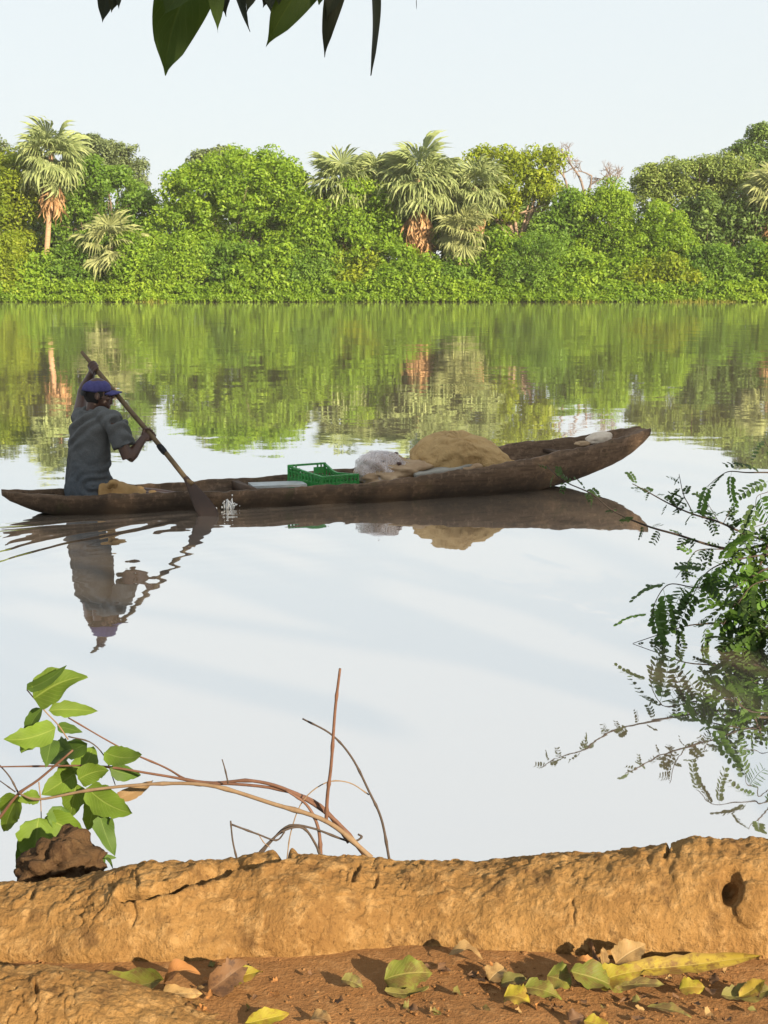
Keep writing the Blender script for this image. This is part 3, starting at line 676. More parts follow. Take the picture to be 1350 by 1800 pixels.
# ------------------------------------------------------------------ green crate
MATS['crate'] = plain('green_plastic', (0.028, 0.29, 0.06), (0.06, 0.23, 0.06), 22, 0.42, 0.45, bump=0.1)
def crate():
    c0 = B(ux(570), -.02, .075); e1 = np.array([.265, -.165, 0]); e2 = np.array([.275, .165, 0])
    A = c0 - e1 / 2 - e2 / 2; t = empty('plastic_crate', c0 - [0, 0, .005], 'bright green slatted plastic crate standing in the canoe', 'crate')
    up = np.array([0, 0, 1.0])
    def wall(p, e, h0, h1, slot=False, name='side_wall', shoulder=None):
        L = np.linalg.norm(e); d = e / L; n = np.cross(d, up); parts = []
        top = (lambda s: h0 + (h1 - h0) * (min(1, s / shoulder) if shoulder else s))
        def bar(s0, z0, s1, z1, w, th):
            a, b = p + d * s0 * L + up * z0, p + d * s1 * L + up * z1
            x = unit(b - a); R = np.stack([x, n, np.cross(x, n)], 1)
            return box((a + b) / 2, (np.linalg.norm(b - a) + w * .6, th, w), R)
        nsg = 8
        for i in range(nsg):                                # top lip and the three rails
            a, b = i / nsg, (i + 1) / nsg
            parts.append(bar(a, top(a) - .006, b, top(b) - .006, .014, .024))
            for fr, w in ((.78, .012), (.42, .02), (.06, .022)):
                if slot and fr > .7 and 2 <= i <= 5: continue
                parts.append(bar(a, top(a) * fr, b, top(b) * fr, w, .011))
        for i in range(11):                                 # uprights
            s = i / 10
            z1 = top(s) * (.97 if not (slot and 2.2 <= i * .8 <= 5.8) else .55)
            parts.append(bar(s, .004, s, z1, .014 if i in (0, 10) else .009, .0135 if i not in (0, 10) else .018))
        if slot:
            for a, b in ((.02, .26), (.74, .98)): parts.append(bar(a, top(a) * .68, b, top(b) * .68, .05, .009))
        inner = np.array([p + n * -.002, p + e + n * -.002, p + e + up * top(1) * .40 + n * -.002, p + up * top(0) * .40 + n * -.002])
        parts.append(bar(0, h0 * .22, 1, top(1) * .22, .045, .006))
        obj(name, *join(parts), MATS['crate'], t, smooth=False)
    wall(A, e2, .178, .178, True, 'end_wall')
    wall(A + e1, e2, .108, .108, False, 'end_wall')
    wall(A, e1, .172, .108, False)
    wall(A + e2, e1, .172, .106, False, shoulder=.3)
    obj('base', *join([box(c0 + e1 * f, (.31, .016, .008), frame(e2)) for f in (-.42, -.3, -.18, -.06, .06, .18, .3, .42)]), MATS['crate'], t, smooth=False)
crate()

# ------------------------------------------------------------------ ochre sack, net heap, sheet, bow bundle
def sack_mat():
    m = M('ochre_sackcloth'); v = m.coord('Object'); a = m.noise(v, 5, 5, .6, .6); b = m.noise(v, 11, 4, .6, 1.2); c = m.noise(v, 120, 3, .7)
    k = m.mix(m.remap(a.outputs[0], .3, .7), (0.47, 0.32, 0.15), (0.38, 0.25, 0.115)); k = m.mix(m.remap(b.outputs[0], .58, .72, 0, .6), k, (0.22, 0.125, 0.05)); k = m.mix(m.remap(c.outputs[0], .45, .7, 0, .25), k, (0.55, 0.38, 0.18))
    m.color(k); m.set(.9, .12); m.bump(m.math('ADD', b.outputs[0], m.math('MULTIPLY', c.outputs[0], .15)), .8, .03); return m.m
MATS['sack'] = sack_mat() or plain('ochre_sackcloth', (0.43, 0.265, 0.10), (0.34, 0.20, 0.075), 6, 0.9, 0.15, bump=0.35, bd=0.01)
MATS['tan'] = plain('straw_tan_cloth', (0.42, 0.31, 0.20), (0.3, 0.2, 0.12), 14, 0.9, 0.1, bump=0.5, bd=0.01)
MATS['sheet'] = plain('grey_sheet', (0.38, 0.37, 0.33), (0.26, 0.25, 0.22), 9, 0.7)
MATS['cream'] = plain('cream_cloth', (0.62, 0.54, 0.44), (0.5, 0.42, 0.34), 18, 0.9)
def lump(c, r, R, seed, amp=.04, sc=6, nu=72, nv=44, flat=.35, fold=0.0):
    V, Q = ellipsoid((0, 0, 0), (1, 1, 1), None, nu, nv)
    V[:, 2] = np.where(V[:, 2] < -flat, -flat + (V[:, 2] + flat) * .1, V[:, 2])
    n = unit(V); d = fbm(V, sc / 3, 4, seed=seed) * amp / np.mean(r)
    if fold:
        th = np.arctan2(V[:, 1], V[:, 0]); w = np.clip(1.0 - (V[:, 2] + flat) / 1.1, 0, 1) ** 1.5
        d += fold * w * (np.abs(np.sin(th * 9 + 2.5 * vnoise(V * 2.2, seed + 3))) - .6)
    V = V * (1 + d)[:, None] * np.array(r); return V @ R.T + np.array(c), Q
k8 = F / 12.0
# sack: seen from (730,762) to (895,822)
sc_ = B(ux(812), -.03, .235)
V, Q = lump(sc_, (.41, .34, .215), RB, 3, .03, 4, nu=150, nv=96, flat=.62, fold=.14)
rel = (V - sc_) @ RB; V[:, 2] += .05 * np.exp(-((rel[:, 0] + .12) / .18) ** 2) * (rel[:, 2] > 0) - .07 * np.clip(rel[:, 0] / .4, 0, 1) ** 2 * (rel[:, 2] > 0)
rel = (V - sc_) @ RB; V += unit(V - sc_) * (.030 * np.abs(np.sin(rel[:, 0] * 11 + rel[:, 2] * 12 + 3.5 * vnoise(V * 4, 8))) * np.clip(vnoise(V * 4, 12) + .4, 0, 1) + .006 * fbm(V, 14, 3, seed=6))[:, None]
rel = (V - sc_) @ RB
for kx, kz, ky in ((-.02, -.10, -.3), (.36, -.06, -.1), (-.36, -.05, -.1), (-.10, .20, 0)):
    dx, dz = rel[:, 0] - kx, rel[:, 2] - kz; th = np.arctan2(dz, dx); ds = np.hypot(dx, dz)
    V += unit(V - sc_) * (.030 * (np.abs(np.sin(th * 5.5 + 2.5 * vnoise(V * 4, 3))) ** .6 - 1) * np.exp(-ds / .16) * np.clip(ds / .05, 0, 1))[:, None]
sk = empty('cloth_sack', B(ux(812), -.03, .1), 'plump ochre cloth sack bulging above the canoe gunwale', 'sack')
obj('cloth', V, Q, MATS['sack'], sk)
kn = B(ux(806), .34, .225)
obj('knot', *join([ellipsoid(kn, (.05, .035, .03), RB), tube(smooth_path([kn, kn + RB @ [-.06, -.02, -.01], kn + RB @ [-.12, .0, -.02]], 6), [.022, .018, .02], 7)]), MATS['tan'], sk)
# net heap
nc = B(ux(692), -.02, .155); heap = empty('fishing_net', B(ux(692), -.02, .06), 'heap of pale translucent fishing net over a tan bundle', 'fishing net')
V, Q = lump(nc, (.29, .27, .135), RB, 9, .06, 6, flat=.55, fold=.09); obj('bundle', V, Q, MATS['tan'], heap)
mn = M('monofilament'); mn.color((0.88, 0.83, 0.84)); mn.set(0.4, 0.5); trn = mn.node('ShaderNodeBsdfTransparent'); mxx = mn.node('ShaderNodeMixShader'); mxx.inputs[0].default_value = 0.72
mn.link(trn.outputs[0], mxx.inputs[1]); mn.link(mn.b.outputs[0], mxx.inputs[2]); mn.link(mxx.outputs[0], mn.out.inputs[0]); MATS['mono'] = mn.m
Vn, Qn = lump(nc + RB @ np.array([-.05, 0, .015]), (.215, .225, .165), RB, 14, .05, 5, flat=.5, fold=.12)
mv = M('net_film'); vv = mv.coord('Object'); vo = mv.node('ShaderNodeTexVoronoi', feature='DISTANCE_TO_EDGE'); vo.inputs['Scale'].default_value = 75; mv.link(vv, vo.inputs['Vector'])
nf_ = mv.noise(vv, 9, 4, .6); mv.color((0.78, 0.70, 0.69)); mv.set(.5, .4); trv = mv.node('ShaderNodeBsdfTransparent'); mxv = mv.node('ShaderNodeMixShader')
mv.link(mv.math('MULTIPLY', mv.remap(vo.outputs['Distance'], .02, .12, .9, .25), mv.remap(nf_.outputs[0], .35, .6, .35, 1.0)), mxv.inputs[0]); mv.link(trv.outputs[0], mxv.inputs[1]); mv.link(mv.b.outputs[0], mxv.inputs[2]); mv.link(mxv.outputs[0], mv.out.inputs[0])
obj('net_layer', Vn, Qn, mv.m, heap); Vn2 = Vn.copy(); cn = nc; Vn2 = cn + (Vn2 - cn) * np.array([1.05, 1.05, 1.0]) + unit(Vn2 - cn) * (.018 * fbm(Vn2, 12, 3, seed=19))[:, None]; obj('net_layer', Vn2, Qn, mv.m, heap)
parts = []; r = np.random.default_rng(5); idx = [i for i in range(len(Vn)) if Vn[i, 2] > nc[2] - .03]
for i in range(420):
    p0 = Vn[r.choice(idx)]; pts = [p0]; d = unit(r.normal(size=3))
    for _ in range(5):
        d = unit(d + r.normal(size=3) * .5); q = pts[-1] + d * .03; pts.append(Vn[idx[int(np.argmin(((Vn[idx] - q) ** 2).sum(1)))]] * .6 + q * .4)
    parts.append(tube(smooth_path(pts, 9), .0014, 3, cap=False))
ns = obj('mesh_strands', *join(parts), MATS['mono'], heap); ns['kind'] = 'stuff'
MATS['cork'] = plain('dark_float', (0.09, 0.05, 0.05), None, 30, 0.7)
for fx, fy, fz in ((-.13, -.12, .12), (-.01, -.16, .10), (.02, -.02, .165), (-.22, -.02, .07), (.12, -.14, .06)):
    obj('float', *ellipsoid(nc + RB @ np.array([fx, fy, fz]), (.02, .012, .012), None, 8, 6), MATS['cork'], heap)
# grey sheet between net and sack
gxv, gyv = np.meshgrid(np.linspace(-.24, .26, 26), np.linspace(-.3, .36, 26)); z = .012 * fbm(np.stack([gxv, gyv, gxv * 0], -1), 9, 3, seed=2)
Vs = np.stack([gxv, gyv, z + .205 + .10 * (gxv + .1) + .02 * gyv], -1).reshape(-1, 3); ii = np.arange(26 * 26).reshape(26, 26)
Vs = np.array([B(ux(752) + a, -b, c) for a, b, c in Vs]); Qs = [tuple(map(int, q)) for q in np.stack([ii[:-1, :-1], ii[:-1, 1:], ii[1:, 1:], ii[1:, :-1]], -1).reshape(-1, 4)]
n = len(Vs); bot = Vs - [0, 0, .03]
edge = list(ii[0]) + list(ii[1:, -1]) + list(ii[-1, -2::-1]) + list(ii[-2:0:-1, 0])
Qs2 = Qs + [tuple(i + n for i in q[::-1]) for q in Qs] + [(int(edge[i]), int(edge[i - 1]), int(edge[i - 1]) + n, int(edge[i]) + n) for i in range(len(edge))]
tag(obj('folded_sheet', np.concatenate([Vs, bot]), Qs2, MATS['sheet'], origin=B(ux(752), 0, .12)), 'folded grey sheet between the fishing net and the ochre sack', 'sheet')
# bundle in the bow
bp = B(ux(1055), -.03, .365); V, Q = lump(bp, (.115, .10, .05), RB @ np.array([[math.cos(.22), 0, -math.sin(.22)], [0, 1, 0], [math.sin(.22), 0, math.cos(.22)]]), 21, .012, 8, 32, 20, flat=.7, fold=.08)
tag(obj('cloth_bundle', V, Q, MATS['cream'], origin=bp - [0, 0, .05]), 'folded cream cloth bundle lying in the raised bow', 'cloth')
bp2 = B(ux(1022), -.0, .325); V, Q = lump(bp2, (.07, .05, .03), RB, 22, .012, 8, 24, 14, fold=.1)
tag(obj('cloth_rag', V, Q, MATS['tan'], origin=bp2 - [0, 0, .03]), 'small brown rag just behind the cream bundle in the bow', 'rag')

# ------------------------------------------------------------------ the paddler
MATS['skin'] = plain('dark_skin', (0.075, 0.036, 0.024), (0.055, 0.026, 0.018), 30, 0.45, 0.45, bump=0.1, bd=0.002)
MATS['hair'] = plain('black_hair', (0.012, 0.010, 0.010), None, 200, 0.8)
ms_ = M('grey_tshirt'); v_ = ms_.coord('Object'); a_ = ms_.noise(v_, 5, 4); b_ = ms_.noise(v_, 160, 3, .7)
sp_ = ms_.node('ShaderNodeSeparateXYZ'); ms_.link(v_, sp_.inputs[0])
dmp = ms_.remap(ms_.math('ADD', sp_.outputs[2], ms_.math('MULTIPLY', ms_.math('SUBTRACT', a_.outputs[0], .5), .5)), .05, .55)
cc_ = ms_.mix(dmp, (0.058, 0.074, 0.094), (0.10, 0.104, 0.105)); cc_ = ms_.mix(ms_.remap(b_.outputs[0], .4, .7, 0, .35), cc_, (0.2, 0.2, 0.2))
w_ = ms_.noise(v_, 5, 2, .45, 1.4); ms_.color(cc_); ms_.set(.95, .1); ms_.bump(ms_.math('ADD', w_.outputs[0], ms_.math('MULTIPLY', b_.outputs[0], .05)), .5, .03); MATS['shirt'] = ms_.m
MATS['trouser'] = plain('tan_trousers', (0.42, 0.27, 0.12), (0.33, 0.20, 0.085), 16, .9, .15, bump=.3, bd=.006)
MATS['cap'] = plain('purple_cap', (0.075, 0.072, 0.20), (0.05, 0.048, 0.14), 40, .85, .2)
MATS['black'] = plain('black_strap', (0.01, 0.01, 0.012), None, 30, .7)
MATS['eye'] = plain('eye_white', (0.6, 0.55, 0.5), (0.5, 0.45, 0.4), 10, .3)
MATS['shaft'] = plain('paddle_wood', (0.17, 0.12, 0.065), (0.10, 0.07, 0.04), 18, .7, .3, bump=.4, bd=.004)
MATS['blade'] = plain('wet_paddle_blade', (0.045, 0.022, 0.013), (0.030, 0.015, 0.010), 14, .5, .4)
M0 = B(ux(165), 0, 0)
def L(x, y, z): return M0 + np.array([x, y, z])
def PX(x, y, yo): return P(x, y, M0[1] + yo)
fc = unit(np.array([.75, .66, 0])); rt = np.array([fc[1], -fc[0], 0]); up = np.array([0, 0, 1.0])
shR, elR, haR = PX(203, 745, -.13), PX(225, 806, -.16), PX(261, 768, -.05)
shL, elL, haL = PX(140, 738, .17), PX(146, 690, .38), PX(165, 643, .25)
hipc = L(-.03, 0, .12)
# paddle line through both hands
def pad(x, y): return PX(x, y, .21 - .235 * (x - 165) / 97)
sd = unit(pad(335, 850) - pad(143, 618))
def on_shaft(x): 
    y = np.interp(x, [143, 335], [618, 850]); return pad(x, y)
gR, gL = on_shaft(263), on_shaft(166)
def fist(g, frm, side):
    """closed hand on the shaft: palm on the side of the wrist, fingers wrapped round, thumb the other way"""
    parts = []; w = unit(frm - g); w = unit(w - sd * np.dot(w, sd)); o = np.cross(sd, w) * side
    parts.append(ellipsoid(g + w * .034, (.030, .046, .026), np.stack([w, sd, np.cross(w, sd)], 1), 14, 10))
    for i, off in enumerate((-.034, -.012, .011, .032)):
        ln = (3.7, 4.1, 3.9, 3.3)[i]; pts = [g + sd * off + (w * math.cos(a) + o * math.sin(a)) * (.0285 if j else .034) for j, a in enumerate(np.linspace(.35, ln, 8))]
        parts.append(tube(smooth_path(pts, 14), list(np.linspace(.0115, .0085, 14)), 8, ref=tuple(sd)))
    pts = [g - sd * .034 + w * .028 - o * .012] + [g - sd * (.045 - .012 * j) + (w * math.cos(a) - o * math.sin(a)) * .029 for j, a in enumerate((.9, 1.7, 2.4))]
    parts.append(tube(smooth_path(pts, 10), list(np.linspace(.013, .009, 10)), 8, ref=tuple(sd)))
    return parts, g + w * .055
fR, wR = fist(gR, elR, 1); fL, wL = fist(gL, elL, -1)
hd = unit(np.array([.94, .33, 0])); hr = np.array([hd[1], -hd[0], 0]); hc = PX(171, 692, .03); HR = np.stack([hd, hr, up], 1)
def H(f, s, u): return hc + hd * f + hr * s + up * u
nb = L(.0, .02, .70)
parts = [tube([L(-.03, 0, .03), L(-.03, 0, .2), L(-.01, 0, .42), L(0, .01, .6), nb], [(.15, .115), (.14, .105), (.16, .11), (.15, .10), (.06, .05)], 20, ref=tuple(fc)),
         tube([nb - up * .04, nb * .5 + H(-.02, 0, -.06) * .5, H(-.015, 0, -.03)], [.062, .054, .056], 14),
         ellipsoid(hc + up * .012, (.098, .076, .105), HR), ellipsoid(H(.034, 0, -.052), (.062, .056, .062), HR), ellipsoid(H(.074, 0, -.098), (.022, .026, .02), HR),
         tube([H(.09, 0, .02), H(.106, 0, -.008), H(.116, 0, -.026), H(.10, 0, -.036)], [.011, .012, .018, .012], 8), ellipsoid(H(.098, 0, -.058), (.016, .024, .010), HR), ellipsoid(H(.095, 0, -.073), (.016, .022, .009), HR),
         ellipsoid(H(.083, 0, .026), (.02, .052, .013), HR), ellipsoid(H(-.012, .076, -.012), (.019, .010, .032), HR), ellipsoid(H(-.012, -.076, -.012), (.019, .010, .032), HR),
         ellipsoid(H(.066, .038, -.032), (.028, .022, .022), HR), ellipsoid(H(.066, -.038, -.032), (.028, .022, .022), HR),
         tube(smooth_path([nb - up * .03, (nb + shR) / 2 - up * .01, shR], 6), [.05, .05, .048], 12), tube(smooth_path([nb - up * .03, (nb + shL) / 2 - up * .01, shL], 6), [.05, .05, .048], 12),
         tube(smooth_path([shR, shR * .5 + elR * .5 - [0, .01, 0], elR], 10), [.048, .047, .044, .042], 14), tube(smooth_path([elR, elR * .55 + wR * .45 + [0, -.008, -.008], wR], 10), [.044, .047, .036, .028], 14),
         tube(smooth_path([shL, shL * .5 + elL * .5, elL], 10), [.058, .055, .047, .044], 14), tube(smooth_path([elL, elL * .55 + wL * .45, wL], 10), [.044, .045, .036, .028], 14)]
parts += fR + fL
U0 = ux(165); knR, knL = B(U0 + .36, .07, .085), B(U0 + .34, -.13, .09); ftR, ftL = B(U0 + .66, .05, .058), B(U0 + .66, -.08, .058); ab3 = np.append(BA, 0)
for hp, kn_, ft in ((hipc + rt * .085, knR, ftR), (hipc - rt * .085, knL, ftL)):
    parts.append(tube(smooth_path([hp, (hp + kn_) / 2, kn_], 8), [.085, .075, .055], 14)); parts.append(tube(smooth_path([kn_, (kn_ + ft) / 2, ft], 8), [.054, .05, .035], 12))
    parts.append(tube([ft - ab3 * .03, ft + ab3 * .06 - up * .01, ft + ab3 * .15 - up * .018], [(.033, .028), (.04, .022), (.034, .012)], 10))
V, Q, N = remesh(*join(parts), .0052, 3)
person = obj('person', V, Q, MATS['skin'], origin=L(0, 0, .03))
tag(person, 'person in grey shirt and purple cap paddling, seated in the canoe stern', 'person')
# shirt
parts = [tube(smooth_path([L(-.035, 0, .025), L(-.035, -.005, .18), L(-.025, 0, .38), L(-.012, 0, .56), L(-.002, .01, .66), nb + up * .035], 14),
              [(.195, .155), (.188, .155), (.183, .150), (.186, .142), (.188, .138), (.185, .125), (.15, .105), (.085, .078)], 36, ref=tuple(fc)),
         tube(smooth_path([nb + rt * .02, (nb + shR) / 2 + up * .018, shR], 8), [.07, .075, .076], 18), tube(smooth_path([nb - rt * .02, (nb + shL) / 2 + up * .004, shL], 8), [.068, .068, .068], 18),
         tube(smooth_path([shR, shR * .6 + elR * .4, shR * .34 + elR * .66], 10), [.079, .080, .078, .080], 20),
         tube(smooth_path([shL, shL * .85 + elL * .15, shL * .72 + elL * .28], 8), [.068, .064, .060], 20)]
V, Q, N = remesh(*join(parts), .0065, 9)
rel = V - M0; s1 = rel @ rt; s2 = rel @ fc; zz = rel[:, 2]
back = np.clip(.5 - s2 * 5, 0, 1)
fold = .016 * np.sin(46 * (zz - .5 * s1 - 1.2 * s1 * s1) + 6 * vnoise(V * 5, 2)) * np.clip((zz - .42) / .12, 0, 1) * np.clip(vnoise(V * 4, 7) + .55, 0, 1)       # pull folds across the shoulders
fold += .018 * np.sin(34 * (s1 + .45 * zz) + 6 * vnoise(V * 4, 3)) * np.clip((.45 - zz) / .2, 0, 1) * np.clip(vnoise(V * 3.4, 9) + .5, 0, 1)   # hanging folds towards the hem
q1 = np.abs(s1 + .10 - .18 * (zz - .2)); fold += .012 * np.exp(-(q1 / .010) ** 2) * np.clip((.50 - zz) / .1, 0, 1) * back
gat = np.hypot(s1 - .15, zz - .20); fold += .010 * np.sin(gat * 110) * np.exp(-(gat / .09) ** 2)
fold += .004 * fbm(V, 18, 3, seed=4)
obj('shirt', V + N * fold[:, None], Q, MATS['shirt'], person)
# trousers
parts = [tube([hipc - up * .07, hipc, hipc + up * .09], [(.165, .135), (.17, .14), (.15, .12)], 22, ref=tuple(fc))]
for hp, kn_, ft in ((hipc + rt * .09, knR, ftR), (hipc - rt * .09, knL, ftL)):
    parts.append(tube(smooth_path([hp + up * .015, hp * .5 + kn_ * .5 + up * .02, kn_], 8), [.125, .108, .078, .058], 18)); parts.append(tube(smooth_path([kn_, kn_ * .7 + ft * .3], 6), [.058, .052], 14))
parts.append(tube(smooth_path([PX(190, 858, -.16), PX(197, 848, -.19), PX(203, 850, -.17), PX(200, 857, -.16)], 10), .02, 10))
V, Q, N = remesh(*join(parts), .007, 5)
fold = .006 * np.sin(60 * ((V - M0) @ np.array([.8, .3, -.5])) + 3 * vnoise(V * 7, 2)) * np.clip(vnoise(V * 5, 6) + .5, 0, 1) + .003 * fbm(V, 16, 3)
obj('trousers', V + N * fold[:, None], Q, MATS['trouser'], person)
# hair, cap, eyes
V, Q = ellipsoid(hc + up * .012, (.1025, .0805, .108), HR, 40, 28); rel = (V - hc) @ HR
keep = (rel[:, 0] < .01 + .25 * rel[:, 2]) & (rel[:, 2] > -.075) & (rel[:, 2] < .05)
V2 = hc + up * .012 + (V - hc - up * .012) * np.where(keep, 1, .93)[:, None]; obj('hair', V2, Q, MATS['hair'], person)
capo = hc + up * .024 - hd * .004; V, Q = [], []; nu, nv = 40, 12
for i in range(nv + 1):
    ph = i / nv * math.pi / 2
    for j in range(nu):
        th = 2 * math.pi * j / nu; cr = math.cos(ph) ** .8; x, y = math.cos(th) * cr * .108, math.sin(th) * cr * .088
        z = math.sin(ph) * .080 + (-.012 - .016 * math.cos(th)) * (1 - math.sin(ph)) * (1 if math.cos(th) < 0 else .2)
        V.append(capo + hd * (x + .004 * math.sin(ph)) + hr * y + up * (z + .003 * math.sin(5 * th) * math.cos(ph) * math.sin(ph)))
Q = [(i * nu + j, i * nu + (j + 1) % nu, (i + 1) * nu + (j + 1) % nu, (i + 1) * nu + j) for i in range(nv) for j in range(nu)]
V = np.array(V); inn = capo + (V - capo) * .965; n = len(V)
Q = Q + [tuple(q + n for q in f[::-1]) for f in Q] + [(j, n + j, n + (j + 1) % nu, (j + 1) % nu) for j in range(nu)]
cap = obj('cap', np.concatenate([V, inn]), Q, MATS['cap'], person)
V, Q = [], []
for j, th in enumerate(np.linspace(-1.15, 1.15, 17)):
    for i, r_ in enumerate((0, .35, .7, 1)):
        ex = r_ * .078 * math.cos(th * .9) ** .6; x, y = math.cos(th) * .108 + ex, math.sin(th) * (.090 + .0 * ex)
        z = -.004 - .018 * (th / 1.15) ** 2 - .012 * r_
        V += [capo + hd * x + hr * y + up * (z + .004), capo + hd * x + hr * y + up * (z - .002)]
for j in range(16):
    for i in range(3):
        a = (j * 4 + i) * 2; b = a + 2; c = a + 8; d = c + 2; Q += [(a, b, d, c), (a + 1, c + 1, d + 1, b + 1)]
    a = (j * 4 + 3) * 2; c = a + 8; Q.append((a, a + 1, c + 1, c))
vz = obj('visor', V, Q, MATS['cap'], cap)
obj('strap', *tube([capo + hd * math.cos(t) * .113 + hr * math.sin(t) * .094 - up * .016 for t in np.linspace(2.5, 3.78, 9)], [(.006, .018)] * 9, 8), MATS['black'], cap)
obj('button', *ellipsoid(capo + up * .081 + hd * .004, (.009, .009, .005), None, 10, 6), MATS['cap'], cap)
for s in (1, -1): obj('eye', *ellipsoid(H(.083, .034 * s, .004), (.012, .013, .009), HR, 10, 8), MATS['eye'], person)
# paddle
padl = empty('paddle', on_shaft(238), 'long wooden paddle held in both hands and dipping into the water', 'paddle')
sp = [on_shaft(x) + np.array([.003 * math.sin(x * .05), 0, .003 * math.sin(x * .031)]) for x in np.linspace(143, 340, 24)]
obj('shaft', *tube(sp, list(np.linspace(.0125, .019, 6)) + [.0185] * 18, 12), MATS['shaft'], padl)
obj('band', *tube([on_shaft(x) for x in (279, 283, 288, 291)], [.0205, .024, .0235, .0205], 12), MATS['black'], padl)
b0, b1 = on_shaft(326), PX(374, 915, -.30); bd_ = unit(b1 - b0); bl = np.linalg.norm(b1 - b0); bs = unit(np.cross(bd_, [0.25, -1, .25])); bn = np.cross(bs, bd_)
V, Q = [], []; wt = [(.0, .018), (.12, .026), (.35, .045), (.6, .064), (.8, .07), (.93, .066), (1, .05)]
tt = np.linspace(0, 1, 18)
for t_ in tt:
    w_ = np.interp(t_, *zip(*wt)); th_ = .016 * (1 - t_) + .004
    for s_ in np.linspace(-1, 1, 9): V += [b0 + bd_ * bl * t_ + bs * w_ * s_ + bn * th_ * (1 - .6 * s_ * s_), b0 + bd_ * bl * t_ + bs * w_ * s_ - bn * th_ * (1 - .6 * s_ * s_)]
for i in range(17):
    for j in range(8):
        a = (i * 9 + j) * 2; c = a + 18; Q += [(a, a + 2, c + 2, c), (a + 1, c + 1, c + 3, a + 3)]
    a = i * 18; Q += [(a, a + 18, a + 19, a + 1)]; a = i * 18 + 16; Q += [(a, a + 1, a + 19, a + 18)]
Q += [(17 * 18 + 2 * j, 17 * 18 + 2 * j + 2, 17 * 18 + 2 * j + 3, 17 * 18 + 2 * j + 1) for j in range(8)]
obj('blade', V, Q, MATS['blade'], padl)
# splash where the blade cuts the water
mw = M('splash_water'); mw.color((0.9, 0.92, 0.94)); mw.set(.15, .5); mw.b.inputs['Transmission Weight'].default_value = .2; mw.b.inputs['IOR'].default_value = 1.33
parts = []; r = np.random.default_rng(12); s0 = W(404, 896)
for i in range(16):
    a = r.uniform(0, 6.28); h = r.uniform(.03, .085); p0 = s0 + np.array([r.normal() * .02, r.normal() * .02, 0]); lean = np.array([math.cos(a), math.sin(a), 0]) * r.uniform(.01, .05)
    parts.append(tube(smooth_path([p0, p0 + lean * .4 + [0, 0, h * .7], p0 + lean + [0, 0, h]], 6), [.007, .005, .006, .003], 5))
for i in range(26):
    p0 = s0 + np.array([r.normal() * .045, r.normal() * .03, abs(r.normal()) * .04 + .005]); q_ = r.uniform(.003, .007); parts.append(ellipsoid(p0, (q_, q_, q_ * 1.3), None, 6, 4))
tag(obj('splash', *join(parts), mw.m, origin=s0), 'small white splash at the paddle blade', 'splash', kind='stuff')

# ------------------------------------------------------------------ roots along the near bank
def polydist(px, py, line):
    d = np.full(px.shape, 1e9)
    for (x0, y0), (x1, y1) in zip(line[:-1], line[1:]):
        dx, dy = x1 - x0, y1 - y0; t = np.clip(((px - x0) * dx + (py - y0) * dy) / (dx * dx + dy * dy), 0, 1)
        d = np.minimum(d, np.hypot(px - x0 - t * dx, py - y0 - t * dy))
    return d
def root_mesh(crest, base, depth, x0, x1, n, m, seed, amp=1.0, cracks=(), pit=None):
    xs = np.linspace(x0, x1, n); cr = np.interp(xs, *zip(*crest)); ba = np.interp(xs, *zip(*base))
    k = 9; cr2 = np.convolve(np.pad(cr, k // 2, mode='edge'), np.ones(k) / k, 'valid')
    V = np.zeros((m, n, 3)); aa = np.linspace(-.12, 1.02, m) * math.pi
    for j in range(n):
        b = W(xs[j], ba[j], GZ - .004); c = P(xs[j], cr2[j] + 13, b[1] + depth)
        a_ = aa; y = c[1] - depth * np.cos(a_); z = b[2] + (c[2] - b[2]) * np.sin(a_) ** 1.0
        xr = xs[j]; V[:, j, 0] = (xr - CX) / F * (y * CP + (HC - z) * SP); V[:, j, 1] = y; V[:, j, 2] = z
    du = np.gradient(V, axis=1); dv = np.gradient(V, axis=0); N = unit(np.cross(du, dv))
    d = .009 * fbm(V, 6, 2, seed=seed) + .0022 * fbm(V, 22, 3, .55, seed=seed + 5) + .0010 * fbm(V, 95, 3, .65, seed=seed + 6)
    rid = np.abs(fbm(V * np.array([1, 1, .7]), 34, 3, seed=seed + 9)); d -= .0040 * np.clip(.10 - rid, 0, 1) / .10 * np.clip(vnoise(V * 11, seed + 2) + .35, 0, 1)
    top = np.sin(aa)[:, None] ** 2 * (aa[:, None] > .9); d += top * .0045 * np.abs(fbm(V, 40, 3, .6, seed=seed + 20))
    px, py = proj(V)
    for line, wpx, dep in cracks:
        jit = 5 * vnoise(np.stack([px / 22, py / 22, px * 0], -1), 31)
        q = polydist(px + jit, py + jit, line); d -= dep * np.exp(-(q / wpx) ** 2); d += dep * .25 * np.exp(-((q - wpx * 2.2) / (wpx * 1.6)) ** 2)
    if pit:
        (cx, cy, rx, ry, dep), (nx_, ny_, nr, nd) = pit
        q = np.hypot((px - cx) / rx, (py - cy) / ry) + .12 * vnoise(np.stack([px / 18, py / 18, px * 0], -1), 5); d -= dep * np.clip(1.15 - q, 0, 1) ** .7 * (q < 1.15)
        q = np.hypot((px - nx_) / nr, (py - ny_) / (nr * 1.15)); d += nd * np.sqrt(np.clip(1 - q * q, 0, 1))
    V = V + N * (amp * d)[..., None] * np.where(True, 1, 1)
    ii = np.arange(n * m).reshape(m, n)
    return V.reshape(-1, 3), np.stack([ii[:-1, :-1], ii[:-1, 1:], ii[1:, 1:], ii[1:, :-1]], -1).reshape(-1, 4)
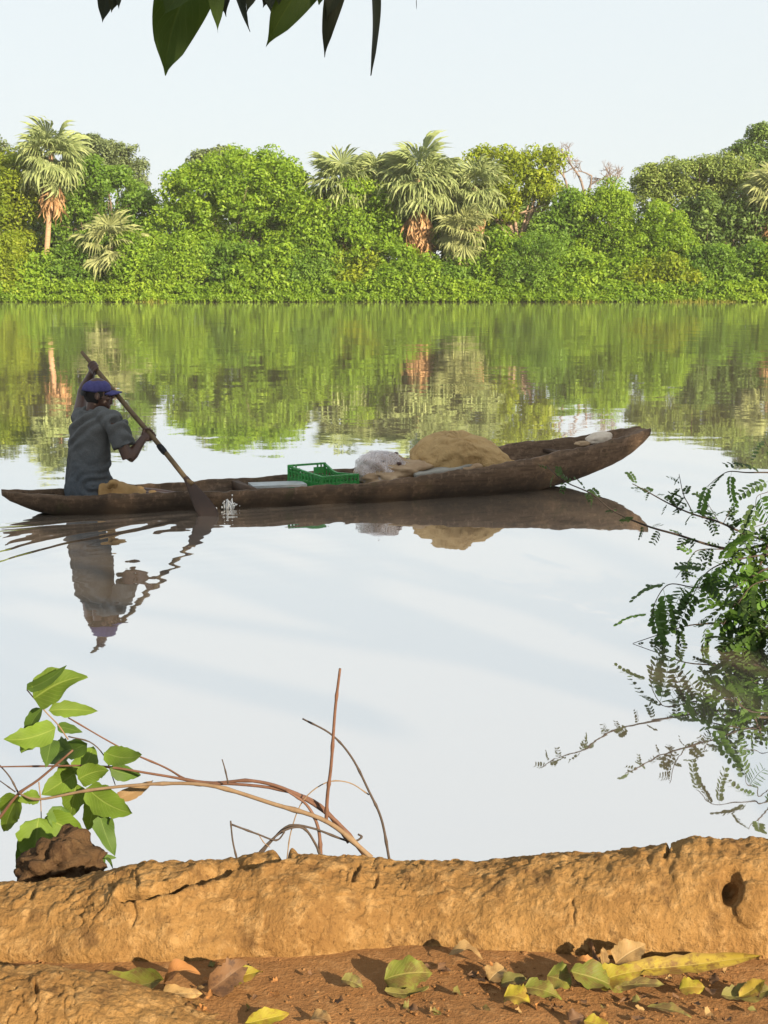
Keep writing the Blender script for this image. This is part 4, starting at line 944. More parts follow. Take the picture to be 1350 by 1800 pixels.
crest = [(-90, 1560), (0, 1556), (60, 1552), (140, 1550), (195, 1530), (250, 1514), (300, 1515), (360, 1527), (410, 1526), (470, 1514), (560, 1502), (640, 1504), (690, 1510), (760, 1506), (840, 1516), (930, 1504), (1000, 1506), (1100, 1500), (1180, 1492), (1230, 1474), (1280, 1465), (1330, 1464), (1440, 1475)]
base = [(-90, 1690), (0, 1700), (150, 1708), (300, 1706), (430, 1692), (600, 1684), (700, 1672), (900, 1676), (1050, 1682), (1440, 1686)]
cracks = [([(215, 1580), (260, 1573), (305, 1566), (350, 1550), (400, 1538), (450, 1531), (500, 1512)], 6, .024), ([(632, 1518), (624, 1548)], 3, .007), ([(660, 1532), (658, 1556)], 3, .005),
          ([(1180, 1492), (1172, 1520)], 4, .009), ([(1010, 1590), (1004, 1608), (1012, 1630)], 3, .003), ([(60, 1566), (52, 1580)], 3, .007), ([(240, 1540), (232, 1625)], 4, .004)]
V, Q = root_mesh(crest, base, .10, -85, 1435, 900, 150, 11, 1.0, cracks, ((1284, 1560, 20, 28, .036), (1326, 1590, 38, .014)))
rt_o = obj('tree_root', V, Q, MATS['root'], origin=(0, 1.75, GZ))
tag(rt_o, 'thick crusted ochre tree root running across the whole near bank', 'tree root')
crest2 = [(-90, 1694), (0, 1704), (80, 1714), (160, 1730), (240, 1748), (320, 1772), (400, 1800), (470, 1840), (560, 1900)]
base2 = [(-90, 1860), (0, 1865), (160, 1880), (320, 1890), (560, 1925)]
V, Q = root_mesh(crest2, base2, .085, -85, 540, 420, 110, 40, .9, [([(60, 1730), (66, 1750)], 3, .008)])
tag(obj('tree_root', V, Q, MATS['root'], origin=(-.45, 1.5, GZ)), 'smaller sloping tree root in the lower left corner', 'tree root')
# brown clod behind the root
rc = P(112, 1532, 2.02); V, Q = lump(rc, (.060, .055, .040), np.eye(3), 51, .016, 7, 60, 40, flat=.7)
V += unit(V - rc) * (.006 * fbm(V, 45, 4, .6, seed=3))[:, None]; V[:, 2] += .006 * np.exp(-((V[:, 0] - rc[0] - .012) / .03) ** 2) * (V[:, 2] > rc[2])
ro = obj('earth_clod', V, Q, MATS['rock'], origin=rc - [0, 0, .04]); tag(ro, 'dark brown lump of earth behind the root on the left', 'earth lump')
# crumbs of soil
parts = []; r = np.random.default_rng(33)
for i in range(600):
    x, y = r.uniform(-30, 1380), r.uniform(1668, 1800) if i % 3 else r.normal(1700, 14); p = W(x, y, GZ + .002); s = r.uniform(.0008, .0024) * (1.8 if r.uniform() < .06 else 1)
    parts.append(ellipsoid(p, (s * r.uniform(.8, 1.5), s, s * .8), rotz(r.uniform(0, 6)), 5, 4))
tag(obj('soil_crumbs', *join(parts), MATS['soil'], smooth=False), 'loose crumbs of reddish soil in front of the root', 'soil crumbs', kind='stuff')

# ------------------------------------------------------------------ leaves
def leaf_geo(b, t, width, nrm=(0, -1, .6), fold=.25, curl=.0, wave=.0, twist=0.0, kind='ovate', nu=16, nv=8, seed=0, bendside=0.0, ragged=0.0):
    b, t = np.array(b, float), np.array(t, float); d = t - b; ln = np.linalg.norm(d); d = d / ln
    n = np.array(nrm, float); n = unit(n - d * np.dot(n, d)); s = np.cross(n, d); V, UV = [], []; rr = np.random.default_rng(seed)
    for i in range(nu + 1):
        u = i / nu
        if kind == 'ovate': w = math.sin(math.pi * min(1, u ** .62)) ** .62 * (1 - .2 * u) if u < 1 else 0
        elif kind == 'mango': w = math.sin(math.pi * u ** .92) ** .8 * (((1 - u) / .15) ** .55 if u > .85 else 1)
        elif kind == 'lance': w = math.sin(math.pi * u ** .85) ** .72
        else: w = math.sin(math.pi * u ** .75) ** .55
        if u > .86 and kind != 'mango': w *= max(.02, ((1 - u) / .14)) ** .35 if kind != 'round' else 1
        w = max(w, .012) * width / 2 * (1 + ragged * rr.normal())
        tw = twist * (u - .3); sv = s * math.cos(tw) + n * math.sin(tw); nn = n * math.cos(tw) - s * math.sin(tw)
        for j in range(nv + 1):
            v = -1 + 2 * j / nv
            p = b + d * ln * u + sv * (v * w + bendside * ln * u * (1 - u) * 4) + nn * (fold * abs(v) * w + curl * ln * (u * (1 - u) * 4) * -1 + wave * width * math.sin(u * 11 + seed + (2 if v > 0 else 0)) * v * v)
            V.append(p); UV.append((u, j / nv))
    Q = [(i * (nv + 1) + j, i * (nv + 1) + j + 1, (i + 1) * (nv + 1) + j + 1, (i + 1) * (nv + 1) + j) for i in range(nu) for j in range(nv)]
    return np.array(V), Q, UV
def leaf(name, mat, parent, *a, **k):
    V, Q, UV = leaf_geo(*a, **k); return obj(name, V, Q, mat, parent, uv=UV, origin=None if parent is not None else a[0])
MATS['l_green'] = leaf_mat('fallen_green_leaf', (0.112, 0.126, 0.018), (0.236, 0.203, 0.059), .2, spots=(0.094, 0.068, 0.015))
MATS['l_deep'] = leaf_mat('fallen_deep_green_leaf', (0.050, 0.093, 0.019), (0.124, 0.161, 0.050), .2)
MATS['l_yellow'] = leaf_mat('fallen_yellow_leaf', (0.221, 0.164, 0.020), (0.290, 0.228, 0.059), .2, spots=(0.105, 0.054, 0.015), edge=(0.158, 0.099, 0.020))
MATS['l_lime'] = leaf_mat('fallen_lime_leaf', (0.212, 0.179, 0.015), (0.294, 0.232, 0.050), .2, spots=(0.177, 0.112, 0.015))
MATS['l_orange'] = leaf_mat('fallen_orange_leaf', (0.279, 0.124, 0.037), (0.341, 0.205, 0.081), .2, spots=(0.186, 0.074, 0.025))
MATS['l_tan'] = leaf_mat('fallen_tan_leaf', (0.260, 0.167, 0.068), (0.310, 0.223, 0.112), .15, spots=(0.155, 0.093, 0.037))
MATS['l_brown'] = leaf_mat('fallen_brown_leaf', (0.105, 0.056, 0.028), (0.161, 0.099, 0.056), .1, spots=(0.050, 0.028, 0.019))
MATS['l_olive'] = leaf_mat('fallen_olive_leaf', (0.127, 0.116, 0.031), (0.190, 0.168, 0.063), .2, spots=(0.079, 0.053, 0.021))
GL = 'fallen leaves on the near bank'
def G(x, y, h): return W(x, y, GZ + h)
fallen = [  # base px, tip px, heights, width m, kind, normal, fold, curl, material, label
 ((288, 1722), (143, 1724), .022, .006, .040, 'lance', (0, -.75, .6), .5, .10, 'l_green', 'long curved green leaf lying left at the foot of the root'),
 ((288, 1730), (352, 1712), .012, .030, .026, 'lance', (.3, -.5, .8), .6, -.25, 'l_orange', 'curled orange leaf touching the long green leaf'),
 ((272, 1758), (356, 1748), .004, .006, .030, 'ovate', (0, -.3, 1), .2, -.08, 'l_tan', 'flat tan leaf under the curled orange leaf'),
 ((366, 1742), (438, 1694), .006, .03, .040, 'ovate', (.5, -.5, .5), .7, -.2, 'l_brown', 'folded brown leaf casting a dark shadow left of centre'),
 ((384, 1738), (462, 1708), .006, .022, .030, 'ovate', (.2, -.8, .7), .35, -.1, 'l_lime', 'yellow leaf leaning on the folded brown leaf'),
 ((676, 1722), (760, 1710), .012, .022, .044, 'round', (0, -.75, .6), .12, -.10, 'l_green', 'broad round green leaf at the centre foot of the root'),
 ((716, 1736), (712, 1700), .004, .022, .014, 'lance', (.1, -1, .3), .4, 0, 'l_deep', 'tiny upright green leaf in front of the broad round leaf'),
 ((676, 1742), (754, 1734), .003, .010, .024, 'ovate', (0, -.5, .9), .4, .12, 'l_olive', 'olive leaf curled beneath the broad round green leaf'),
 ((786, 1682), (848, 1688), .010, .008, .026, 'lance', (0, -.2, 1), .5, -.22, 'l_tan', 'arched tan leaf right behind the small dry scraps'),
 ((860, 1724), (888, 1702), .004, .016, .030, 'round', (.1, -.6, .8), .3, -.1, 'l_tan', 'small square tan leaf right of centre'),
 ((880, 1730), (930, 1724), .004, .012, .024, 'ovate', (0, -.6, .8), .4, -.1, 'l_olive', 'small olive leaf beside the square tan leaf'),
 ((886, 1752), (932, 1762), .006, .004, .034, 'round', (-.2, -.5, .8), .3, -.12, 'l_lime', 'lime leaf standing nearest the camera right of centre'),
 ((922, 1736), (988, 1756), .012, .004, .030, 'ovate', (.1, -.6, .8), .3, -.1, 'l_green', 'green leaf tilted beside the nearest lime leaf'),
 ((962, 1716), (1004, 1732), .016, .012, .040, 'round', (-.1, -.8, .5), .25, -.1, 'l_green', 'rounded green leaf left of the pointed green leaf'),
 ((1002, 1708), (1094, 1744), .028, .003, .042, 'ovate', (.1, -.75, .6), .35, -.06, 'l_green', 'pointed green leaf sloping down in the right pile'),
 ((1074, 1702), (1338, 1680), .014, .034, .027, 'lance', (-.05, -.75, .65), .45, .05, 'l_yellow', 'longest spotted yellow leaf stretching right along the root foot'),
 ((1048, 1728), (1136, 1706), .010, .028, .034, 'ovate', (0, -.8, .6), .3, -.08, 'l_lime', 'bright lime leaf under the longest yellow leaf'),
 ((1038, 1696), (1032, 1656), .010, .03, .022, 'lance', (.6, -.6, .2), .5, -.1, 'l_brown', 'dark brown leaf standing upright in the right pile'),
 ((1066, 1708), (1060, 1664), .012, .035, .014, 'lance', (.2, -1, .2), .4, .05, 'l_tan', 'narrow tan leaf standing upright in the right pile'),
 ((1082, 1694), (1135, 1660), .012, .035, .040, 'ovate', (.1, -.8, .5), .3, -.1, 'l_tan', 'broad tan leaf behind the longest yellow leaf'),
 ((1008, 1712), (1062, 1702), .012, .024, .034, 'round', (0, -.7, .7), .3, -.15, 'l_orange', 'pinkish dry leaf behind the pointed green leaf'),
 ((1076, 1736), (1168, 1732), .004, .010, .022, 'lance', (0, -.6, .8), .4, -.05, 'l_olive', 'narrow olive leaf below the bright lime leaf'),
 ((1194, 1738), (1240, 1736), .004, .008, .026, 'ovate', (0, -.7, .7), .2, -.08, 'l_lime', 'small yellow leaf alone below the longest leaf'),
 ((1268, 1748), (1362, 1738), .004, .012, .030, 'lance', (0, -.6, .8), .5, .10, 'l_olive', 'olive leaf cut by the right edge of the view'),
 ((1300, 1752), (1345, 1722), .004, .03, .022, 'lance', (-.3, -.7, .6), .4, .08, 'l_yellow', 'yellow leaf tip rising at the right edge'),
 ((1138, 1770), (1216, 1788), .006, .003, .014, 'lance', (0, -.5, .9), .5, -.06, 'l_olive', 'thin olive leaf low in the right foreground'),
 ((430, 1800), (508, 1782), .004, .010, .024, 'lance', (0, -.6, .8), .4, .0, 'l_lime', 'yellow leaf at the bottom edge left of centre'),
 ((1000, 1796), (1028, 1788), .003, .008, .024, 'ovate', (0, -.7, .7), .4, -.1, 'l_brown', 'dark brown leaf at the bottom edge right of centre'),
 ((1026, 1794), (1072, 1806), .006, .003, .022, 'lance', (0, -.6, .8), .3, 0, 'l_lime', 'lime leaf tip at the bottom edge right of centre'),
 ((545, 1792), (582, 1796), .004, .012, .024, 'round', (.2, -.6, .7), .4, -.1, 'l_tan', 'pale dry leaf at the bottom edge near the centre'),
 ((600, 1722), (640, 1738), .012, .003, .022, 'ovate', (.3, -.5, .7), .4, -.1, 'l_olive', 'small dull leaf left of the broad round green leaf'),
 ((218, 1727), (250, 1724), .003, .005, .012, 'ovate', (0, -.4, .9), .2, -.05, 'l_tan', 'small pale scrap against the root above the long green leaf'),
]
for i, (b, t, hb, ht, w, kd, nr, fo, cu, mt, lab) in enumerate(fallen):
    o = leaf('fallen_leaf', MATS[mt], None, G(*b, hb + .004), G(*t, ht * .8 + .004), w * .88, (nr[0] + random.Random(i + 9).uniform(-.35, .35), nr[1] * .6, nr[2]), fo * .9 + .05, cu * 1.2, .09, random.Random(i).uniform(-.55, .55), kd, seed=i, ragged=.09)
    tag(o, lab, 'fallen leaf', GL)
r = random.Random(8)
for i in range(70):
    x = r.choice([r.gauss(800, 70), r.gauss(1050, 110), r.uniform(520, 1340), r.gauss(330, 90)]); y = r.uniform(1690, 1795); 
    if x < 420 and y > 1700 + x * .25: y = 1700 + x * .2
    a = r.uniform(0, 6.28); q = r.uniform(9, 22); h = r.uniform(.002, .010)
    o = leaf('leaf_scrap', MATS[r.choice(['l_tan', 'l_brown', 'l_brown', 'l_olive', 'l_orange'])], None, G(x, y, h), G(x + math.cos(a) * q, y + math.sin(a) * q * .5, r.uniform(.002, .014)), r.uniform(.006, .014),
             (r.uniform(-.4, .4), -.5, .8), .4, r.uniform(-.2, .1), .1, .3, r.choice(['ovate', 'lance']), nu=6, nv=4, seed=i, ragged=.2)
    tag(o, 'small dry scrap of leaf in the litter before the root', 'leaf scrap', 'dry leaf scraps')

# ------------------------------------------------------------------ vine on the left
MATS['v_leaf'] = leaf_mat('vine_leaf', (0.094, 0.154, 0.018), (0.255, 0.318, 0.073), .42, tcol=(0.294, 0.356, 0.024))
MATS['v_dark'] = leaf_mat('vine_leaf_dark', (0.057, 0.104, 0.018), (0.142, 0.207, 0.055), .3, tcol=(0.163, 0.268, 0.027))
MATS['v_brown'] = leaf_mat('vine_leaf_dry', (0.136, 0.085, 0.038), (0.238, 0.153, 0.085), .2)
MATS['stem_pale'] = plain('pale_stem', (0.195, 0.137, 0.085), (0.143, 0.091, 0.052), 60, .8)
MATS['stem_red'] = plain('red_brown_stem', (0.130, 0.065, 0.042), (0.091, 0.046, 0.029), 60, .7)
MATS['stem_dark'] = plain('dark_stem', (0.065, 0.046, 0.036), (0.039, 0.029, 0.023), 60, .8)
def C7(x, y): return x / 1.875, 1140 + y / 1.875
def stem(parent, pts, Y0, Y1, r0, r1, mat, n=30, name='stem', bump=True):
    q = [P(*C7(*p), Y0 + (Y1 - Y0) * i / (len(pts) - 1)) for i, p in enumerate(pts)]; sp = smooth_path(q, n)
    rad = np.linspace(r0, r1, n) * .8; 
    if bump: rad = rad * (1 + .35 * (np.arange(n) % 7 == 3))
    obj(name, *tube(sp, list(rad), 7), MATS[mat], parent); return sp
bp0 = P(648, 1500, 2.05); VY = 2.12
vine = empty('leafy_vine', bp0, 'leafy vine arching left over the water from behind the root', 'vine')
stem(vine, [(1225, 690), (1080, 572), (900, 512), (700, 453), (520, 446), (300, 466), (130, 497), (62, 478)], 2.03, 2.18, .0048, .002, 'stem_pale', 44)
stem(vine, [(1210, 690), (1100, 562), (960, 472), (830, 436), (690, 442), (520, 416), (330, 388), (130, 388), (-20, 390)], 2.05, 2.2, .0042, .0013, 'stem_red', 44)
stem(vine, [(1150, 640), (1060, 520), (930, 466), (760, 446), (650, 450), (600, 425), (540, 390), (400, 328), (225, 228)], 2.06, 2.2, .0036, .0013, 'stem_red', 40)
stem(vine, [(-20, 575), (0, 555), (60, 480), (130, 430), (240, 335)], 2.2, 2.17, .0036, .002, 'stem_red', 20)
stem(vine, [(60, 475), (30, 420), (-15, 370)], 2.2, 2.22, .0018, .0012, 'stem_dark', 12)
stem(vine, [(50, 472), (0, 436)], 2.2, 2.22, .0014, .001, 'stem_dark', 8)
stem(vine, [(88, 135), (150, 208), (190, 250), (225, 300)], 2.18, 2.18, .0012, .0014, 'stem_pale', 14)
stem(vine, [(225, 290), (300, 310), (348, 362), (380, 450)], 2.18, 2.18, .0014, .0010, 'stem_dark', 14)
stem(vine, [(128, 440), (134, 500), (136, 560)], 2.18, 2.18, .0012, .001, 'stem_pale', 8)
stem(vine, [(752, 445), (742, 400), (732, 365)], 2.1, 2.1, .0016, .001, 'stem_dark', 8)
stem(vine, [(285, 632), (310, 650), (330, 665)], 2.16, 2.16, .0016, .001, 'stem_dark', 8)
vl = [((112, 165), (288, 92), 108, 0), ((88, 132), (220, 54), 36, 1), ((160, 205), (322, 206), 50, 0), ((184, 262), (12, 299), 78, 0), ((140, 198), (86, 312), 46, 1), ((188, 256), (272, 276), 34, 1),
      ((236, 330), (140, 372), 84, 1), ((288, 312), (200, 350), 62, 1), ((345, 342), (468, 350), 70, 0), ((362, 396), (464, 416), 52, 1), ((254, 418), (306, 322), 76, 0), ((258, 432), (358, 402), 66, 0),
      ((248, 408), (136, 482), 80, 0), ((252, 444), (232, 558), 82, 0), ((288, 458), (437, 542), 92, 0), ((132, 490), (58, 502), 46, 0), ((64, 488), (16, 602), 84, 0), ((148, 556), (294, 634), 96, 0),
      ((128, 558), (132, 724), 116, 0), ((112, 566), (52, 702), 62, 1), ((312, 498), (286, 604), 62, 0), ((330, 548), (378, 684), 62, 1), ((94, 676), (64, 776), 44, 1), ((368, 556), (378, 602), 34, 0),
      ((382, 492), (505, 434), 42, 2), ((332, 672), (338, 742), 16, 1), ((340, 686), (384, 690), 16, 1), ((346, 690), (372, 728), 12, 1), ((100, 300), (70, 345), 50, 0), ((170, 300), (150, 392), 60, 1), ((205, 520), (185, 600), 70, 1), ((215, 360), (235, 420), 60, 1)]
r = random.Random(3)
for i, (b, t, w, mk) in enumerate(vl):
    dY = r.uniform(-.035, .035); b3, t3 = P(*C7(*b), 2.17 + dY), P(*C7(*t), 2.17 + dY + r.uniform(-.05, .05))
    leaf('leaf', MATS[('v_leaf', 'v_dark', 'v_brown')[mk]], vine, b3, t3, w * 1.12 / 1.875 / (F / 2.3), (r.uniform(-.4, .5), -1, r.uniform(.1, .7)), r.uniform(.12, .4), r.uniform(-.08, .1), .05, r.uniform(-.8, .8), 'ovate', 14, 8, i, r.uniform(-.08, .08), .06)
twig = empty('bare_twigs', P(600, 1505, 2.06), 'bare brown twigs and tendrils rising behind the middle of the root', 'twigs')
stem(twig, [(1075, 572), (1080, 480), (1092, 380), (1105, 200), (1121, 66)], 2.06, 2.04, .0036, .0024, 'stem_red', 30)
stem(twig, [(1284, 700), (1258, 565), (1216, 470), (1160, 360), (1092, 283), (997, 231)], 2.06, 2.1, .0026, .0016, 'stem_dark', 34)
stem(twig, [(945, 700), (960, 600), (1000, 500), (1075, 442), (1150, 442), (1216, 482)], 2.06, 2.08, .0011, .0011, 'stem_pale', 26)
stem(twig, [(832, 715), (890, 640), (950, 585), (1030, 592), (1150, 635), (1192, 622), (1180, 612)], 2.04, 2.06, .0022, .0018, 'stem_dark', 30)
stem(twig, [(1062, 700), (1040, 645), (1000, 592), (940, 598), (880, 645), (835, 700)], 2.05, 2.03, .0024, .002, 'stem_dark', 28)
stem(twig, [(788, 722), (768, 640), (760, 568)], 2.03, 2.03, .0018, .0014, 'stem_dark', 12)
stem(twig, [(764, 580), (850, 612), (910, 632), (938, 605)], 2.03, 2.03, .0018, .0014, 'stem_dark', 16)
stem(twig, [(1058, 690), (1048, 590), (1010, 515), (940, 466)], 2.05, 2.07, .0036, .002, 'stem_red', 22)
stem(twig, [(850, 608), (870, 640), (890, 655)], 2.03, 2.03, .0009, .0007, 'stem_pale', 8)

# ------------------------------------------------------------------ feathery bush on the right
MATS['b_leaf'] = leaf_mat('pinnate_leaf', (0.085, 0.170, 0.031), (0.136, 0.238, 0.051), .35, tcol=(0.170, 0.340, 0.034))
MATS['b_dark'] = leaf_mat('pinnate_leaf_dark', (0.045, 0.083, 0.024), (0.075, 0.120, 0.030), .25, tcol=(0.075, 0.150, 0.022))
def C8(x, y): return 950 + x / 2.6475, 740 + y / 2.6475
def pinnate(seed, n=9, ln=.14, lw=.0085, ll=.024, droop=.5):
    rr = np.random.default_rng(seed); V, Q, UV = [], [], []
    ax = [np.array([ln * t, 0, -droop * ln * t * t]) for t in np.linspace(0, 1, 7)]
    for a, b in zip(ax[:-1], ax[1:]):
        w = np.array([0, .0009, 0]); k = len(V); V += [a - w, b - w, b + w, a + w]; UV += [(.5, .5)] * 4; Q.append((k, k + 1, k + 2, k + 3))
    for i in range(n):
        t = .12 + .88 * (i + .5) / n; c = np.array([ln * t, 0, -droop * ln * t * t])
        for s in (-1, 1):
            sz = (1 - .45 * abs(t - .5)) * rr.uniform(.85, 1.15); d = unit(np.array([.45 + rr.normal() * .1, s, -.35 + rr.normal() * .15])); up_ = np.array([0, 0, 1.]); w = unit(np.cross(up_, d)) * lw / 2 * sz; L_ = ll * sz
            k = len(V); V += [c, c + d * L_ * .35 + w, c + d * L_ * .8 + w * .8, c + d * L_, c + d * L_ * .8 - w * .8, c + d * L_ * .35 - w]; UV += [(0, .5), (.35, 1), (.8, .9), (1, .5), (.8, .1), (.35, 0)]; Q.append(tuple(range(k, k + 6)))
    me = mesh_np('leaf', np.array(V), Q, False, uv=UV); return me
PN = [pinnate(i, *a) for i, a in enumerate([(7, .14, .022, .040), (8, .17, .024, .044), (5, .10, .020, .034), (9, .19, .025, .046, .8), (4, .085, .019, .032)])]
PND = []
for me in PN:
    me.materials.append(MATS['b_leaf']); m2 = me.copy(); m2.materials.clear(); m2.materials.append(MATS['b_dark']); PND.append(m2)
BY = 7.0; bb = np.array([2.45, 7.1, -.1]); bush = empty('feathery_bush', bb, 'dark bush with feathery leaves reaching over the water on the right', 'bush')
br = [([(1120, 600), (1059, 575), (920, 600), (780, 575), (640, 530), (500, 490), (340, 420), (240, 340), (110, 280), (25, 205)], 6.9, 7.25, .009, .002),
      ([(1120, 590), (1059, 562), (940, 520), (830, 470), (700, 430), (590, 380), (500, 330), (428, 292)], 6.9, 7.0, .008, .002),
      ([(715, 440), (690, 390), (665, 340), (645, 248)], 6.97, 7.0, .003, .0015), ([(1130, 250), (1059, 240), (960, 240), (880, 235), (830, 260), (770, 310)], 6.8, 6.8, .005, .001),
      ([(890, 598), (740, 600), (690, 650), (630, 730)], 6.95, 6.9, .003, .001), ([(1100, 680), (1000, 715), (880, 780), (720, 775), (600, 760), (540, 830), (515, 915)], 6.75, 6.65, .006, .0012),
      ([(1100, 900), (1000, 930), (880, 940), (700, 950), (580, 985), (430, 1035)], 6.7, 6.72, .006, .0015), ([(830, 470), (800, 420), (770, 368)], 6.97, 6.97, .002, .001), ([(850, 480), (870, 440), (885, 410)], 6.97, 6.97, .002, .001),
      ([(1130, 470), (1040, 480), (970, 505)], 6.85, 6.8, .003, .001), ([(1059, 575), (1010, 700), (960, 800), (900, 860), (850, 950)], 6.8, 6.7, .006, .002), ([(1059, 620), (940, 640), (830, 670), (760, 720), (715, 800)], 6.75, 6.65, .005, .0015),
      ([(1120, 300), (1059, 330), (1010, 350), (1000, 400)], 6.8, 6.75, .003, .001), ([(1150, 850), (1059, 960), (960, 1000), (870, 1040)], 6.65, 6.6, .006, .002), ([(1130, 800), (1050, 860), (980, 900), (950, 960)], 6.7, 6.65, .005, .002),
      ([(1130, 180), (1059, 120), (1040, 80)], 6.85, 6.85, .004, .001), ([(1130, 740), (1059, 740), (980, 770), (920, 850)], 6.7, 6.6, .005, .002)]
hub = C8(1290, 760); rr = random.Random(17); paths = []
for i, (pts, y0, y1, r0, r1) in enumerate(br):
    st = [np.array([2.3, 7.0, .25 + .1 * (i % 4)])] if pts[0][0] > 1090 else []
    q = st + [P(*C8(*p), y0 + (y1 - y0) * j / (len(pts) - 1)) for j, p in enumerate(pts)]; sp = smooth_path(q, 40)
    obj('branch', *tube(sp, list(np.linspace(r0, r1, 40)), 6), MATS['stem_dark'], bush); paths.append((sp, i))
for i in range(7):                                  # body of the bush, mostly beyond the frame
    a = rr.uniform(-2.4, 2.4); e = rr.uniform(-.1, 1.2); tip = np.array([2.25 + math.sin(a) * .55 * math.cos(e), 7.0 - math.cos(a) * .6 * math.cos(e), .25 + .45 * math.sin(e) + .1])
    sp = smooth_path([bb + [0, 0, .1], (bb + tip) / 2 + [rr.uniform(-.1, .1), 0, .15], tip], 40); obj('branch', *tube(sp, list(np.linspace(.011, .002, 40)), 6), MATS['stem_dark'], bush); paths.append((sp, 50 + i))
obj('branch', *tube(smooth_path([bb - [0, 0, .4], bb, bb + [-.1, -.05, .35]], 8), [.03, .026, .018], 8), MATS['stem_dark'], bush)
bl_ = px_lobes([(1345, 985, 42, 40), (1330, 1040, 46, 36), (1320, 1095, 44, 28), (1300, 1000, 26, 22), (1385, 1080, 50, 50), (1400, 960, 45, 60), (1285, 1125, 24, 10), (1440, 1000, 70, 100)], 6.85)
V, Q, ti = foliage(bl_, .05, .22, .085, zmin=.01); MATS['b_crown'] = foliage_mat('bush_foliage', (0.03, 0.055, 0.010), (0.06, 0.11, 0.018), (0.10, 0.17, 0.03), .4, patch=4.0)
obj('crown', V, Q, MATS['b_crown'], bush, tint=ti, smooth=False)
cnt = 0
for sp, i in paths:
    if i >= 50: npl, sel = 7, (0, 1, 3, 3)
    else: npl, sel = {0: 30, 1: 26, 2: 9, 3: 9, 4: 8, 3: 5, 5: 14, 6: 16, 10: 12, 11: 13, 12: 4, 13: 12, 14: 10, 15: 3, 16: 10}.get(i, 7), ((2, 4, 4) if i in (0, 1, 2, 4, 7, 8, 9) else (0, 1, 3))
    for j in range(npl):
        if cnt >= 298: break
        t = int(np.clip((.16 + .84 * (j + rr.random()) / npl) * 39, 0, 39)); p = sp[t]
        if i < 50:
            x_, y_ = proj(p)
            if x_ > 1430: continue
        d = unit(sp[min(39, t + 1)] - sp[max(0, t - 1)]); s = 1 if j % 2 else -1
        dirv = unit(d * .5 + np.array([rr.gauss(0, .5), rr.gauss(0, .5), s * .5 + rr.gauss(-.1, .4)])); R_ = frame(dirv)
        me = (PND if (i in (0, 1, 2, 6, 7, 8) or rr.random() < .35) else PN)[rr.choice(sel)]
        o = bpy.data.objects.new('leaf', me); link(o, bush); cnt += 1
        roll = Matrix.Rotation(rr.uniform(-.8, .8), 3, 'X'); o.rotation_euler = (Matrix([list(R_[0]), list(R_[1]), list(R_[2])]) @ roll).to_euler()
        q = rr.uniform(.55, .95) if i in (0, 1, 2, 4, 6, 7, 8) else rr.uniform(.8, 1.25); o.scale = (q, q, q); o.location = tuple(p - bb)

# ------------------------------------------------------------------ mango tree above and behind the camera
MATS['m_leaf'] = leaf_mat('mango_leaf', (0.038, 0.068, 0.011), (0.075, 0.112, 0.022), .35, tcol=(0.075, 0.150, 0.007))
MATS['m_dark'] = leaf_mat('mango_leaf_dark', (0.013, 0.019, 0.007), (0.021, 0.030, 0.012), .12, tcol=(0.024, 0.042, 0.006))
MATS['m_shade_crown'] = foliage_mat('mango_shade_crown', (0.03, 0.06, 0.012), (0.05, 0.095, 0.018), (0.09, 0.14, 0.03), .25)
mb = np.array([7.6, -4.6, GZ + .05]); mango = empty('mango_tree', mb, 'overhanging tree with long dark leaves dangling at the top of the view', 'tree')
lobes = [((9.0, -3.0, 7.1), (2.3, 1.4, 1.1)), ((12.2, -3.0, 7.2), (2.5, 1.4, 1.1)), ((10.6, -3.6, 8.0), (3.4, 1.7, 1.2)), ((7.4, -3.2, 7.0), (2.0, 1.4, 1.1)), ((11.0, -5.0, 8.9), (3.2, 2.2, 1.3)),
         ((2.6, -2.0, 4.1), (1.6, 1.5, .8)), ((4.6, -3.2, 5.3), (1.5, 1.5, 1.0))]  # unseen crown lobes, shaped to shade the canoe and the dangling leaves
V, Q, ti = foliage(lobes, .26, 1.1, .8, zmin=2.5); obj('crown', V, Q, MATS['m_shade_crown'], mango, tint=ti, smooth=False)
V, Q = limbs(mb, lobes[:5], .38); obj('trunk', V, Q, MATS['bark'], mango)
TY = 1.72; tw0 = P(470, -170, TY)
obj('branch', *tube(smooth_path([[7.0, -3.9, 4.3], [4.4, -2.6, 5.2], [2.4, -1.2, 4.6], [.9, .6, 3.3], tw0 + [.25, -.1, .25], tw0 + [-.02, 0, .02]], 40), list(np.linspace(.13, .006, 40)), 8), MATS['bark'], mango)
for x1, y1 in ((215, -95), (395, -130), (650, -135), (728, -60), (470, -70)):
    obj('twig', *tube(smooth_path([tw0 + [-.02, 0, .02], (tw0 + P(x1, y1, TY)) / 2 + [0, 0, .02], P(x1, y1, TY)], 10), list(np.linspace(.005, .002, 10)), 6), MATS['stem_dark'], mango)
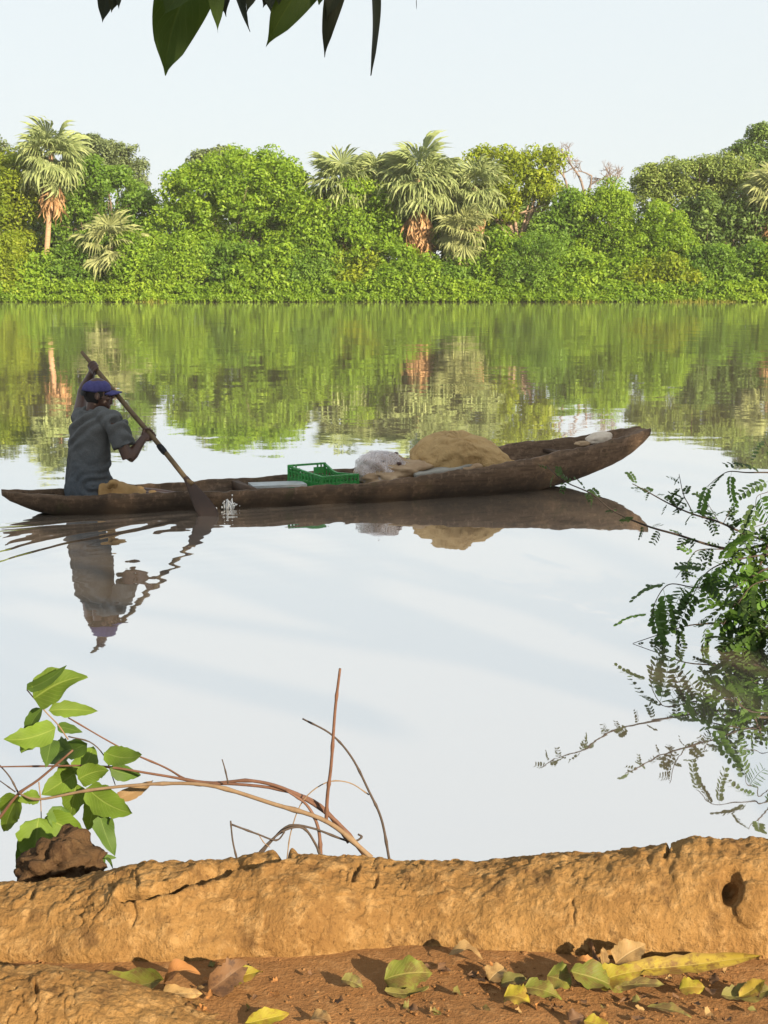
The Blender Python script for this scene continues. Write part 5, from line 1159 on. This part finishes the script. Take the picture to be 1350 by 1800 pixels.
ml = [((218, -95), (180, 40), 34, 1, (0, -1, .2)), ((222, -70), (209, 16), 14, 1, (.5, -1, 0)), ((402, -128), (290, 133), 92, 0, (.2, -1, .1)), ((362, -90), (287, 27), 50, 0, (-.2, -1, .2)), ((392, -100), (383, 57), 30, 0, (.5, -1, .1)),
      ((370, -95), (389, 24), 46, 1, (-.4, -1, .1)), ((412, -110), (440, 56), 22, 1, (.7, -.8, 0)), ((490, -75), (434, 22), 26, 1, (.2, -1, .2)), ((458, -75), (476, 22), 24, 1, (-.3, -1, 0)), ((468, -75), (490, 10), 30, 1, (.1, -1, .1)),
      ((640, -140), (467, 83), 66, 0, (.3, -1, -.2)), ((622, -110), (574, 34), 34, 1, (.2, -1, 0)), ((640, -120), (571, 101), 34, 1, (.6, -.9, .1)), ((655, -140), (652, 133), 24, 1, (.85, -.5, 0)), ((730, -65), (732, 16), 6, 1, (1, -.2, 0)), ((420, -110), (398, 30), 40, 1, (-.3, -1, .1)), ((500, -90), (462, 14), 34, 1, (.2, -1, 0)), ((600, -100), (560, 8), 40, 0, (0, -1, .2)), ((235, -90), (196, 22), 34, 1, (.3, -1, 0))]
for i, (b, t, w, mk, nr) in enumerate(ml):
    r_ = random.Random(i); dy = r_.uniform(-.06, .06)
    leaf('leaf', MATS[('m_leaf', 'm_dark')[mk]], mango, P(*b, TY + dy), P(*t, TY + dy - .02), w * 1.0 / (F / 1.85), nr, .18, r_.uniform(-.05, .05), .05, r_.uniform(-.5, .5), 'mango', 24, 8, i, r_.uniform(-.10, .10))

# ------------------------------------------------------------------ thin morning haze over the river
hz = bpy.data.materials.new('haze_air'); hz.use_nodes = True; hn = hz.node_tree.nodes; hn.remove(hn['Principled BSDF'])
pvn = hn.new('ShaderNodeVolumePrincipled'); pvn.inputs['Color'].default_value = (0.95, 0.97, 0.92, 1); pvn.inputs['Density'].default_value = HAZE
hz.node_tree.links.new(pvn.outputs[0], hn['Material Output'].inputs['Volume'])
V, Q = box((0, 1700, 12), (6400, 5200, 28)); ho = obj('haze', V, Q, hz, smooth=False); ho['kind'] = 'stuff'; ho['label'] = 'thin pale haze in the air over the river'
